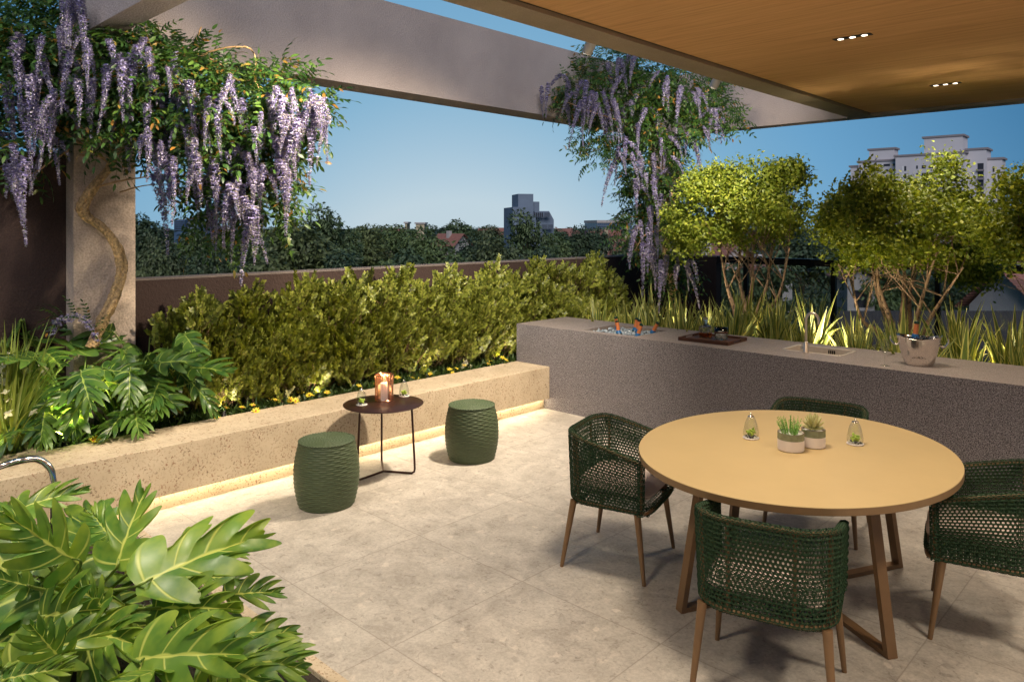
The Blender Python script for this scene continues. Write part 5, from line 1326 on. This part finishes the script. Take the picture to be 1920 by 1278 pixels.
def wisteria(loc, blobs, nleaf, racs, vines, trunk, label, seed, limits=None):
    rng = np.random.RandomState(seed); loc = np.array(loc, float); e = empty('wisteria', tuple(loc)); mb = MB(); tot = sum(r_[0]*r_[1] for c, r_ in blobs)
    for c, r_ in blobs:
        m_ = int(nleaf*r_[0]*r_[1]/tot); q = rdir(rng, m_); P = np.array(c)-loc+q*(rng.uniform(.2, 1, m_)**.5)[:, None]*np.array([r_[0], r_[0]*.75, r_[1]])
        D = nrm(q*[1, 1, .5]+np.array([.15, -.1, -.05])+rng.normal(0, .4, (m_, 3))); N = nrm(rng.normal(0, .4, (m_, 3))+np.array([.35, -.3, .9])); v_ = rng.randint(0, 2, m_)
        for v in (0, 1): mb.stamp(WL[v], frames(D[v_ == v], N[v_ == v]), P[v_ == v], sc=rng.uniform(.7, 1.2, (v_ == v).sum()))
    mb.build('foliage', M['wist'], e)
    if trunk is not None:
        t2 = MB(); P, r_ = trunk; P = catmull([np.array(p)-loc for p in P], 8); rr = np.interp(np.linspace(0, 1, len(P)), np.linspace(0, 1, len(r_)), r_)
        for k in range(4):
            a_ = np.linspace(0, 9+k, len(P))+k*1.57; off = np.stack([np.cos(a_), np.sin(a_), 0*a_], 1)*(rr*.50)[:, None]; tube(t2, P+off+rng.normal(0, .002, P.shape), rr*rng.uniform(.55, .72), 9, jit=.16, rng=rng)
        t2.build('trunk', M['bark'], e)
    v2 = MB()
    for V_, r_ in vines:
        P = catmull([np.array(p)-loc for p in V_], 7); tube(v2, P+rng.normal(0, .0015, P.shape), [r_, r_*.75, r_*.4], 7)
    v2.build('vines', M['vine'], e)
    rest = MB()
    for q_, (px, py, d, s_) in enumerate(racs):
        v_ = rng.randint(0, 4); rx, ry, rz_ = rng.uniform(-.14, .14), rng.uniform(-.14, .14), rng.uniform(0, 6.28)
        if q_ < 98:
            o = bpy.data.objects.new('flower_cluster', RACM[v_].data); COL.objects.link(o); o.parent = e
            o.location = tuple(W(px, py, d)-loc); o.rotation_euler = (rx, ry, rz_); o.scale = (s_, s_, s_)
        else:
            Rm = np.array(Matrix.Rotation(rx, 3, 'X') @ Matrix.Rotation(rz_, 3, 'Z')); rest.stamp(RAC[v_].tpl(), Rm[None], (W(px, py, d)-loc)[None], sc=[s_])
    if rest.n: rest.build('flower_clusters', [M['wflower'], M['stem']], e)['kind'] = 'stuff'
    tag(e, label, 'wisteria', 'wisteria climbing the pergola'); return e
dW = 5.45
b1 = [(W(60, 60, 5.5), (.35, .22)), (W(130, 30, 5.6), (.24, .22)), (W(40, 150, 5.3), (.38, .30)), (W(160, 130, 5.4), (.36, .28)), (W(270, 130, 5.4), (.34, .26)), (W(330, 200, 5.3), (.42, .34)), (W(230, 220, 5.3), (.34, .26)), (W(430, 190, 5.4), (.40, .24)), (W(520, 170, 5.5), (.26, .16)), (W(470, 260, 5.35), (.34, .30)), (W(400, 300, 5.3), (.30, .30)),
      (W(500, 330, 5.4), (.20, .26)), (W(560, 220, 5.5), (.22, .18)), (W(350, 110, 5.6), (.22, .14)), (W(420, 400, 5.35), (.20, .24)), (W(510, 380, 5.45), (.12, .22)), (W(30, 260, 5.2), (.25, .22)), (W(0, 90, 5.2), (.3, .3)), (W(400, 130, 5.6), (.2, .1)), (W(300, 90, 5.6), (.16, .1)), (W(140, 215, 5.3), (.18, .10))]
rng = np.random.RandomState(601); r1 = []
R1 = [(40, 70), (75, 90), (110, 60), (20, 100), (60, 150), (90, 140), (130, 110), (160, 90), (200, 80), (10, 180), (40, 200), (75, 210), (30, 280), (22, 330), (45, 310), (5, 250), (95, 270), (110, 200), (140, 160), (170, 170), (200, 140), (230, 120), (250, 110), (275, 100), (265, 90), (180, 220), (205, 230), (150, 250), (230, 190), (250, 240), (270, 260), (290, 280), (280, 200), (310, 290), (325, 320), (300, 310), (340, 180), (360, 160), (390, 190), (345, 240), (370, 300), (355, 280), (330, 110), (430, 160), (410, 200), (450, 200), (440, 280), (460, 300), (420, 290), (480, 250), (500, 230), (520, 280), (540, 270), (560, 240), (500, 330), (480, 340), (445, 340), (400, 340), (430, 370), (460, 380), (520, 180), (550, 190), (580, 200), (590, 190), (600, 205), (615, 220), (530, 200), (570, 230), (380, 350), (405, 320), (395, 400), (432, 400), (440, 360), (470, 395), (478, 400), (485, 330), (545, 330), (530, 310), (150, 300), (125, 60), (135, 10), (120, 20), (150, 0), (100, 180), (220, 300), (5, 320), (80, 130), (320, 150), (300, 190), (375, 230), (510, 200), (540, 230), (355, 330), (290, 330)]
R1 = [q_ for q_ in R1 if not (128 < q_[0] < 266 and q_[1] > 205)]
for px, py in R1: r1.append((px+rng.uniform(-6, 6), py+rng.uniform(-8, 4), dW-.46+rng.uniform(-.16, .16), rng.uniform(.65, 1.15)))
for px, py in R1*2: (r1.append((px+rng.uniform(-10, 10), py+rng.uniform(-22, 2), dW-.42+rng.uniform(-.16, .2), rng.uniform(.55, .95))) if rng.uniform() < .92 else None)
def WX(px, py, X):
    r_ = FW+RT*(px-960)/FPX; d = X/r_[0]; return np.array([X, d*r_[1], H-d*(py-425)/FPX])
T1 = ([WX(172, 650, -5.98), WX(188, 612, -6.0), WX(215, 555, -6.02), WX(228, 500, -6.02), WX(215, 455, -6.02), WX(188, 425, -6.03), WX(162, 405, -6.03), WX(156, 385, -6.02), WX(172, 355, -6.0), WX(205, 315, -5.98), WX(212, 290, -5.95), WX(230, 230, -5.9), WX(290, 190, -5.9), WX(360, 170, -5.9)], [.042, .042, .040, .038, .034, .036, .042, .042, .030, .028, .022, .016, .010])
vin = [([W(205, 305, 5.5), W(160, 275, 5.4), W(110, 240, 5.3), W(92, 200, 5.3), W(105, 165, 5.35), W(115, 150, 5.4)], .010), ([W(205, 300, 5.5), W(215, 285, 5.4), W(240, 277, 5.35), W(280, 278, 5.3)], .008), ([W(165, 360, 5.55), W(200, 345, 5.4), W(250, 335, 5.3), (W(320, 325, 5.25))], .009),
       ([W(225, 360, 5.45), W(260, 350, 5.35), W(300, 345, 5.3)], .006), ([W(130, 280, 5.3), W(100, 300, 5.2), W(60, 325, 5.15), W(15, 330, 5.1)], .007), ([W(345, 105, 5.45), W(360, 112, 5.4), W(400, 95, 5.35), W(440, 88, 5.3), W(470, 92, 5.3), W(480, 120, 5.3), W(472, 150, 5.3)], .0085),
       ([W(385, 107, 5.4), W(420, 125, 5.35), W(445, 150, 5.3), W(475, 152, 5.3), (W(485, 170, 5.3)), W(480, 200, 5.3)], .007), ([W(248, 98, 5.35), W(290, 103, 5.3), W(310, 120, 5.25), W(308, 150, 5.25), W(303, 185, 5.25)], .007), ([W(350, 100, 5.5), W(365, 80, 5.45), W(378, 50, 5.4)], .011), ([W(220, 290, 5.5), W(260, 260, 5.4), W(320, 250, 5.35), W(420, 260, 5.35), W(500, 300, 5.4)], .008),
       ([W(480, 300, 5.35), W(478, 370, 5.35), W(462, 425, 5.35)], .005), ([W(100, 220, 5.3), W(120, 240, 5.25), W(125, 215, 5.2), W(140, 190, 5.25)], .006), ([W(150, 290, 5.35), W(240, 300, 5.3), W(300, 310, 5.3)], .005)]
wisteria((-6.0, 1.95, .36), b1, 3400, r1, vin, T1, 'large wisteria in purple bloom on the left column, with a gnarled twisting trunk', 611)
# fallen-over flowering shoot at the foot of the column is part of the same plant's neighbour
d9 = 9.6
b2 = [(W(1140, 120, 9.6), (.40, .24)), (W(1220, 130, 9.5), (.42, .28)), (W(1300, 170, 9.4), (.42, .30)), (W(1200, 190, 9.4), (.48, .30)), (W(1090, 165, 9.4), (.30, .22)), (W(1250, 240, 9.4), (.50, .32)), (W(1160, 230, 9.5), (.42, .28)), (W(1060, 190, 9.4), (.16, .14)), (W(1330, 210, 9.3), (.30, .20)), (W(1370, 225, 9.2), (.14, .07)), (W(1220, 310, 9.5), (.40, .34)), (W(1250, 380, 9.6), (.34, .36)), (W(1200, 380, 9.6), (.22, .34)), (W(1235, 460, 9.55), (.34, .30)), (W(1120, 290, 9.4), (.18, .14)), (W(1185, 430, 9.6), (.2, .2)), (W(1260, 520, 9.5), (.25, .2)), (W(1095, 260, 9.4), (.12, .08))]
R2 = [(1055, 155), (1065, 160), (1028, 175), (1075, 180), (1100, 165), (1110, 190), (1130, 180), (1145, 175), (1160, 120), (1165, 150), (1150, 200), (1170, 220), (1130, 220), (1185, 190), (1200, 180), (1210, 210), (1120, 200), (1195, 240), (1230, 220), (1240, 190), (1250, 160), (1235, 150), (1280, 180), (1300, 175), (1310, 180), (1330, 210), (1345, 215), (1355, 225), (1320, 240), (1290, 250), (1270, 260), (1300, 270), (1240, 270), (1225, 290), (1180, 270), (1160, 280), (1155, 300), (1185, 300), (1200, 310), (1210, 340), (1190, 350), (1225, 350), (1250, 330), (1240, 380), (1215, 390), (1200, 420), (1230, 430), (1220, 470), (1205, 460), (1250, 490), (1268, 480), (1290, 490), (1240, 500), (1210, 480), (1285, 500), (1270, 510), (1195, 440), (1260, 300), (1100, 200), (1062, 200), (1180, 110), (1140, 130)]
rng = np.random.RandomState(602); r2_ = [(px+rng.uniform(-14, 14)*q_, py+rng.uniform(-14, 3), d9-.5+rng.uniform(-.25, .2), rng.uniform(.9, 1.3)) for q_ in (0, 1) for px, py in R2[::1+q_]]
_old = [(px+rng.uniform(-4, 4), py+rng.uniform(-6, 3), d9-.35+rng.uniform(-.2, .15), rng.uniform(.9, 1.35)) for px, py in R2]
T2 = ([W(1255, 600, 9.55), W(1262, 540, 9.5), W(1248, 470, 9.5), W(1258, 400, 9.5), W(1245, 330, 9.5), W(1235, 270, 9.45), W(1215, 215, 9.4), W(1180, 170, 9.4)], [.05, .045, .04, .035, .025, .015])
vin2 = [([W(1240, 280, 9.4), W(1290, 250, 9.2), W(1330, 225, 9.1)], .012), ([W(1235, 260, 9.4), W(1170, 230, 9.2), W(1110, 210, 9.15), W(1060, 190, 9.1)], .012), ([W(1250, 320, 9.4), W(1190, 300, 9.3), W(1140, 300, 9.2)], .009), ([W(1255, 340, 9.4), W(1300, 320, 9.2), W(1310, 290, 9.2)], .009), ([W(1245, 430, 9.4), W(1210, 440, 9.2), W(1190, 470, 9.2)], .009)]
wisteria((-5.9, 9.5, .36), b2, 3400, r2_, vin2, T2, 'far wisteria hanging over the corner between beam and parapet', 612)
for o in RACM: COL.objects.unlink(o); bpy.data.objects.remove(o)
# flowering shoot lying over the philodendrons
e = empty('wisteria_shoot', (-5.95, 1.62, .36)); mb = MB(); rng = np.random.RandomState(77); lo_ = np.array([-5.95, 1.62, .36])
P = catmull([W(185, 640, 5.45)-lo_, W(165, 605, 5.4)-lo_, W(140, 595, 5.4)-lo_, W(112, 600, 5.35)-lo_, W(95, 622, 5.3)-lo_], 8)
i_ = rng.randint(0, len(P), 190); D = rdir(rng, 190); mb.stamp(FL0, frames(D, np.array([[0, 0, 1.]])), P[i_]+D*rng.uniform(.008, .03, (190, 1)), sc=rng.uniform(.9, 1.5, 190)); mb.build('flowers', M['wflower'], e)
m2 = MB(); tube(m2, P, .004, 6); g_ = rng.randint(0, len(P), 16); m2.stamp(WL[0], frames(nrm(rng.normal(0, 1, (16, 3))+[0, 0, .6]), np.array([[0, 0, 1.]])), P[g_], sc=np.full(16, .7)); m2.build('leafy_stem', M['wist'], e)
tag(e, 'low arching shoot of white and purple flowers at the foot of the column', 'flowering shoot')

# ================================================================== beyond the terrace
def far_tpl(seed, mat, n=5600, R_=5.2, Hh=13.0, leaf=.30):
    rng = np.random.RandomState(seed); e = empty('far_tree'); tr = MB(); P0 = np.array([0, 0, 0.]); tube(tr, catmull([P0, (rng.normal(0, .2), rng.normal(0, .2), Hh*.3), (rng.normal(0, .3), rng.normal(0, .3), Hh*.55)], 4), [.28, .20, .12], 8)
    bl = []
    for k in range(16):
        q = rdir(rng, 1)[0]; q[2] = abs(q[2])*1.0-.25
        if k < 3: q = np.array([rng.uniform(-.3, .3), rng.uniform(-.3, .3), 1.0-.18*k])
        bl.append((np.array([q[0]*R_*.62, q[1]*R_*.62, Hh*.56+q[2]*Hh*.34]), rng.uniform(.28, .46)*R_))
    for c, r_ in bl[:8]: tube(tr, catmull([(0, 0, Hh*.3), c*np.array([.4, .4, .75]), c], 4), [.12, .03], 6)
    tr.build('trunk', M['fbark'], e); mb = MB(); lt = blade_tpl(leaf*1.5, leaf*.8, 2, .2, .3, .6, .2)
    for c, r_ in bl:
        m_ = n//16; q = rdir(rng, m_); rad = rng.uniform(.3, 1, m_)**.4; P = c+q*rad[:, None]*r_*np.array([1, 1, .8]); P += .10*np.sin(P*5)
        D = nrm(q*[1, 1, .3]+rng.normal(0, .45, (m_, 3))+[0, 0, -.35]); N = nrm(q*.6+rng.normal(0, .35, (m_, 3))+[0, 0, .7]); mb.stamp(lt, frames(D, N), P, sc=rng.uniform(.6, 1.3, m_))
    mb.build('crown', M[mat], e); return e
FTt = [far_tpl(700, 'far1'), far_tpl(701, 'far2'), far_tpl(702, 'far3'), far_tpl(703, 'far1', 6400, 4.8, 14.0, .26), far_tpl(704, 'far2', 6400, 5.8, 12.5, .28)]
usedf = [False]*5
# (px, top py, depth, crown width px, template, label)
FT_ = [(262, 405, 62, 120, 0, 'dark distant tree just right of the column'), (300, 445, 40, 110, 2, 'olive tree low beyond the wall, right of the column'), (365, 432, 48, 130, 1, 'green tree below the small dark block on the skyline'),
       (275, 470, 30, 110, 2, 'nearest tree beyond the wall at the column'), (400, 465, 32, 140, 1, 'low dark tree beyond the wall under the left wisteria'), (450, 430, 58, 110, 0, 'distant dark tree under the hanging wisteria'), (495, 440, 44, 100, 3, 'narrow dark tree left of the tallest round tree'),
       (560, 412, 38, 170, 2, 'broad olive-green tree with drooping leaves, second from the tallest'), (610, 388, 46, 130, 4, 'tallest round dark tree left of the middle of the skyline'), (680, 424, 55, 110, 2, 'round tree right of the tallest one'), (740, 424, 60, 120, 1, 'tree below the two small roofs on the skyline'),
       (650, 470, 32, 140, 3, 'low dark tree in front, left of the middle'), (790, 430, 48, 150, 4, 'broad dark tree in the middle of the skyline'), (760, 470, 34, 130, 0, 'low dark tree in front at the middle'), (860, 414, 70, 100, 1, 'distant domed tree left of the blue tower'), (890, 445, 42, 120, 3, 'dark tree right of the small red-roofed house'),
       (985, 398, 48, 120, 4, 'tall tree in front of the blue stepped tower'), (930, 440, 40, 130, 2, 'olive tree left of the blue stepped tower'), (1040, 440, 52, 110, 1, 'tree below the blue stepped tower on its right'), (1085, 424, 60, 90, 3, 'dark round tree between the blue tower and the glass block'), (1125, 430, 64, 90, 0, 'dark tree in front of the glass block'),
       (1020, 470, 34, 140, 0, 'low dark tree in front behind the hedge plume'), (1170, 452, 44, 100, 4, 'tree beyond the wall beside the far wisteria'), (850, 480, 30, 130, 1, 'lowest near tree beyond the middle of the wall'),
       (1340, 486, 30, 150, 3, 'dark tree behind the left small tree and the railing'), (1440, 478, 26, 190, 4, 'broad leafy tree behind the railing between the small trees'), (1500, 440, 40, 150, 0, 'taller dark tree rising above the railing between the small trees'),
       (1620, 500, 28, 120, 1, 'dark tree behind the widest small tree'), (1700, 490, 30, 150, 3, 'dark tree seen through the stems of the widest small tree'), (1800, 500, 26, 150, 1, 'glossy dark tree right of the widest small tree below the railing'), (1660, 450, 46, 160, 0, 'distant dark tree behind the crown of the widest small tree'), (1850, 430, 60, 120, 4, 'distant tree between the widest and the right small tree'),
       (1560, 455, 52, 110, 1, 'distant tree left of the widest small tree'), (1290, 470, 36, 120, 2, 'tree beyond the railing right of the far wisteria')]
rng = np.random.RandomState(808)
for (px, py, d, wpx, k, lb) in FT_:
    d = d*1.75
    o = FTt[k] if not usedf[k] else copy_tree(FTt[k]); usedf[k] = True
    p = W(px, py, d); Hh = p[2]-GZ; base_h = [13, 13, 13, 14, 12.5][k]*.98; R_ = [5.2, 5.2, 5.2, 4.8, 5.8][k]
    sw = wpx*d/FPX/(2*R_)*1.25; sz = Hh/base_h
    o.location = (p[0], p[1], GZ); o.scale = (sw, sw, sz); o.rotation_euler = (0, 0, rng.uniform(0, 6.28)); tag(o, lb, 'tree', 'trees beyond the terrace')
# second, farther belt
for i in range(44):
    k = i % 5; px = 235+i*40+rng.uniform(-12, 12); d = rng.uniform(170, 260); py = 427+rng.uniform(-5, 8); o = copy_tree(FTt[k]); p = W(px, py, d); base_h = [13, 13, 13, 14, 12.5][k]*.98
    s_ = rng.uniform(1.3, 1.8); o.location = (p[0], p[1], GZ); o.scale = (s_, s_, (p[2]-GZ)/base_h); o.rotation_euler = (0, 0, rng.uniform(0, 6.28)); tag(o, 'small dark tree in the farthest row along the skyline', 'tree', 'farthest row of trees')

def bx_local(name, mat, parent, x0, x1, y0, y1, z0, z1):
    mb = MB(); box(mb, x0, x1, y0, y1, z0, z1); return mb.build(name, mat, parent)
# houses: gabled roofs showing between the trees
def house(px, py, d, wpx, hw, yaw, wallm, label, roofh=1.3, deep=7, hip=False):
    p = W(px, py, d); w2 = wpx*d/FPX/2; e = empty('house', (p[0], p[1], GZ), yaw); zt = p[2]-GZ; ze = zt-roofh; d2 = deep/2
    wl = MB(); box(wl, -w2, w2, -d2, d2, 0, ze-.02)
    if not hip: wl.add([(-w2, -d2+.01, ze-.02), (w2, -d2+.01, ze-.02), (0, -d2+.01, zt-.1)], [(0, 1, 2)]); wl.add([(-w2, d2-.01, ze-.02), (w2, d2-.01, ze-.02), (0, d2-.01, zt-.1)], [(2, 1, 0)])
    wl.build('wall', M[wallm], e); rf_ = MB(); o_ = .45
    if hip: rf_.add([(-w2-o_, -d2-o_, ze), (w2+o_, -d2-o_, ze), (w2+o_, d2+o_, ze), (-w2-o_, d2+o_, ze), (-w2*.4, 0, zt), (w2*.4, 0, zt)], [(0, 1, 5, 4), (1, 2, 5), (2, 3, 4, 5), (3, 0, 4), (3, 2, 1, 0)])
    else:
        for s_ in (-1, 1):
            n_ = 14; 
            for k in range(n_):
                t0, t1 = k/n_, (k+1)/n_; x0, x1 = s_*(w2+o_)*(1-t0), s_*(w2+o_)*(1-t1); z0, z1 = ze-.12+(zt-ze+.12)*t0, ze-.12+(zt-ze+.12)*t1
                V = [(x0, -d2-o_, z0+.05), (x1, -d2-o_, z1+.02), (x1, d2+o_, z1+.02), (x0, d2+o_, z0+.05), (x0, -d2-o_, z0-.05), (x0, d2+o_, z0-.05)]
                rf_.add(V, [(0, 1, 2, 3), (0, 3, 5, 4)] if s_ > 0 else [(3, 2, 1, 0), (4, 5, 3, 0)])
    r_ = rf_.build('roof', M['roof'], e)
    for k in range(3):
        x = -w2*.6+k*w2*.6
        if abs(x) < w2-.5: wn = bx_local('window', M['wdark'], e, x-.4, x+.4, -d2-.03, -d2+.05, ze-1.9, ze-.8)
    bx_local('chimney', M[wallm], r_, -w2*.5, -w2*.5+.5, -.3, .3, ze, zt+.4)
    tag(e, label, 'house', 'houses among the trees'); return e
house(312, 456, 128, 46, 0, YAW, 'hwall', 'red-roofed house glimpsed between trees right of the column', 1.6, 6)
house(846, 438, 105, 34, 0, YAW+.75, 'hwall', 'grey gabled house with a red roof in the middle of the trees', 1.6, 5)
house(742, 428, 235, 30, 0, YAW+1.3, 'ywall', 'small red roof on the skyline left of the middle', 2.0, 8)
house(925, 427, 220, 34, 0, YAW+1.4, 'ywall', 'orange roof on the skyline left of the blue tower', 2.2, 8)
house(1140, 431, 150, 56, 0, YAW+1.2, 'ywall', 'red-roofed house in front of the glass block', 2.6, 7)
house(1187, 446, 100, 40, 0, YAW+.7, 'ywall', 'cream house with a tiled roof beside the far wisteria', 2.2, 5)
house(1060, 428, 200, 80, 0, YAW, 'hwall', 'low wide grey roof between the blue tower and the glass block', 2.2, 10, True)
house(1345, 455, 60, 120, 0, YAW+.35, 'hwall', 'house with a clay tiled roof behind the left small tree', 2.4, 5)
house(1430, 487, 56, 60, 0, YAW+.2, 'hwall', 'low house with a pinkish roof seen through the stems of the left small tree', 1.2, 4)
house(1600, 500, 50, 46, 0, YAW-.2, 'hwall', 'pale grey house wall between the two small trees below the railing', .6, 4)
house(1945, 500, 38, 120, 0, YAW-1.1, 'hwall', 'house with a red tiled roof and grey gable at the right edge', 1.9, 6)
mb = MB()
for k in range(60): 
    p = W(1540+k*7, 590, 19); box(mb, p[0]-.05, p[0]+.05, p[1]-.02, p[1]+.02, -2.4, p[2]+.1)
p0, p1 = W(1540, 600, 19.1), W(1960, 600, 19.1)
tag(mb.build('picket_fence', M['fence']), 'grey slatted fence far below the railing at right', 'fence')

# grey apartment tower
def tower():
    d = 170; p = W(1715, 425, d); u = d/FPX; e = empty('apartment_tower', (p[0], p[1], GZ), YAW-R(46)+R(0)); zz = lambda py, dd=0: H-GZ-(py-425)*u
    e.rotation_euler = (0, 0, YAW-R(28+13))
    L = lambda px: (px-1715)*u
    blocks = [(1592, 1612, 0, 12, 308, 'wall'), (1609, 1684, -1, 11, 300, 'wall'), (1684, 1806, -5, 14, 294, 'wall'), (1806, 1838, 0, 14, 288, 'wall'), (1838, 1862, 3, 14, 306, 'wall'), (1628, 1676, 1, 9, 277, 'penthouse'), (1733, 1800, -2, 11, 262, 'penthouse')]
    for i, (a_, b_, y0, y1, top, nm) in enumerate(blocks):
        w_ = bx_local(nm, M['gwall'], e, L(a_)+.01*i, L(b_)+.01*i, y0+.003*i, y1+.003*i, 0 if nm == 'wall' else zz(305), zz(top))
        bx_local('cornice', M['gtrim'], w_, L(a_)-.4, L(b_)+.4, y0-.4, y1+.4, zz(top)+.02, zz(top)+.45)
    bx_local('roof_vent', M['wlight'], e, L(1745), L(1758), 1, 4, zz(261), zz(257))
    def win(a_, b_, t_, bt_, y, kind=0):
        m_ = M['wdark']; w_ = bx_local('window', m_, e, L(a_), L(b_), y-.06, y+.04, zz(bt_), zz(t_))
        if kind: bx_local('shutter', M['wlight'], w_, L(b_) if kind > 0 else L(a_)-(L(b_)-L(a_)), L(b_)+(L(b_)-L(a_)) if kind > 0 else L(a_), y-.09, y-.02, zz(bt_), zz(t_))
    for r_ in range(10):
        t_ = 305+r_*10.4
        for k, a_ in enumerate((1611, 1621, 1631, 1638, 1651, 1662, 1675)):
            if r_ == 0 and k == 5: win(1658, 1670, t_, t_+4.5, -1); continue
            win(a_, a_+(3 if k in (0, 4) else 4.4), t_, t_+4.4, -1, 1 if k in (0, 4) else 0)
        for a_, k_ in ((1700, -1), (1722, 0), (1732, 0), (1745, 0), (1781, 1)): win(a_, a_+(4 if k_ else (3 if a_ == 1722 else 7)), 312+r_*14, 312+r_*14+(9 if k_ else 6), -5, k_)
        win(1824, 1834, 312+r_*15, 323+r_*15, 0)
        bx_local('balcony', M['gtrim'], e, L(1823), L(1835), -1.2, -.02, zz(326+r_*15), zz(323+r_*15))
        win(1847, 1850, 318+r_*15, 328+r_*15, 3)
    e.scale = (.93, .42, 1)
    tag(e, 'tall grey stepped apartment tower behind the widest small tree', 'building')
tower()
# blue-grey stepped tower
def blue():
    d = 150; p = W(990, 425, d); u = d/FPX; e = empty('stepped_building', (p[0], p[1], GZ), YAW+R(12)); zz = lambda py: H-GZ-(py-425)*u; L = lambda px: (px-990)*u
    a1 = bx_local('tower_block', M['bwall'], e, L(969), L(998), -1, 5, 0, zz(364)); bx_local('tower_block', M['bwall'], e, L(998)+.02, L(1012), 0, 5, 0, zz(378))
    m_ = MB(); 
    for (x0, x1, xt, y0, y1, t_) in ((955, 998, 984, -3, 6, 389), (998.3, 1035, 1026, -2, 6, 396)):
        V = [(L(x0), y, z) for y in (y0, y1) for z in (0, zz(t_))]+[(L(xt), y, zz(t_)) for y in (y0, y1)]+[(L(x1), y, z) for y in (y0, y1) for z in (zz(t_+16), 0)]
        m_.add(V, [(0, 1, 4, 6, 7), (9, 8, 5, 3, 2), (1, 3, 5, 4), (4, 5, 8, 6), (6, 8, 9, 7), (0, 2, 3, 1)])
    m_.build('stepped_wing', M['bwall'], e)
    for z_, x0, x1 in ((399, 993, 1012), (399, 1014, 1024), (421, 1010, 1020), (421, 1021, 1030)):
        w_ = bx_local('window_band', M['wdark'], e, L(x0), L(x1), -3.15, -2.9, zz(z_+8), zz(z_))
        for k in range(6): x = L(x0)+(L(x1)-L(x0))*k/5.; bx_local('mullion', M['bwall'], w_, x-.04, x+.04, -3.22, -3.16, zz(z_+8), zz(z_))
    tag(e, 'blue-grey stepped concrete tower on the skyline', 'building')
blue()
def glassb():
    d = 180; p = W(1145, 425, d); u = d/FPX; e = empty('glass_office_block', (p[0], p[1], GZ), YAW+R(10)); zz = lambda py: H-GZ-(py-425)*u; L = lambda px: (px-1145)*u
    bx_local('block', M['bglass'], e, L(1112), L(1179), -3, 8, 0, zz(418)); bx_local('parapet', M['hwall'], e, L(1111), L(1180), -3.2, 8.2, zz(418)+.02, zz(413))
    for k in range(18): x = L(1113)+(L(1178)-L(1113))*k/17.; bx_local('mullion', M['bwall'], e, x-.07, x+.07, -3.14, -3.01, 0, zz(418.5))
    for z_ in (424, 430, 437): bx_local('floor_band', M['bwall'], e, L(1112), L(1179), -3.25, -3.15, zz(z_), zz(z_-.8))
    tag(e, 'low blue glass office block with a pinkish parapet beside the far wisteria', 'building')
glassb()
def darkb():
    d = 160; p = W(350, 425, d); u = d/FPX; e = empty('office_block', (p[0], p[1], GZ), YAW+R(-8)); zz = lambda py: H-GZ-(py-425)*u; L = lambda px: (px-350)*u
    bx_local('tower_block', M['bglass'], e, L(330), L(352), -1, 6, 0, zz(412)); bx_local('wing', M['bwall'], e, L(352)+.02, L(372), 0, 6, 0, zz(415)); bx_local('roof_edge', M['hwall'], e, L(331), L(351), -.9, 5.9, zz(412)+.02, zz(411))
    for k in range(5): bx_local('window_band', M['wdark'], e, L(331), L(351), -1.05, -.95, zz(417+k*4), zz(415.5+k*4))
    tag(e, 'small dark blue office block on the skyline under the left wisteria', 'building')
darkb()
for (px, t_, w_, lb) in ((764, 419, 4, 'small beige chimney block on the skyline'), (790, 420, 16, 'small flat beige block on the skyline'), (1172, 420, 6, 'thin beige chimney block by the far wisteria')):
    d = 140; p = W(px, t_, d); u = d/FPX; mb = MB(); box(mb, -w_*u/2, w_*u/2, -2, 2, 0, p[2]-GZ); e = empty('skyline_block', (p[0], p[1], GZ), YAW); o = mb.build('wall', M['ywall'], e); bx_local('cornice', M['hwall'], o, -w_*u/2-.2, w_*u/2+.2, -2.2, 2.2, p[2]-GZ+.01, p[2]-GZ+.3); tag(e, lb, 'building')
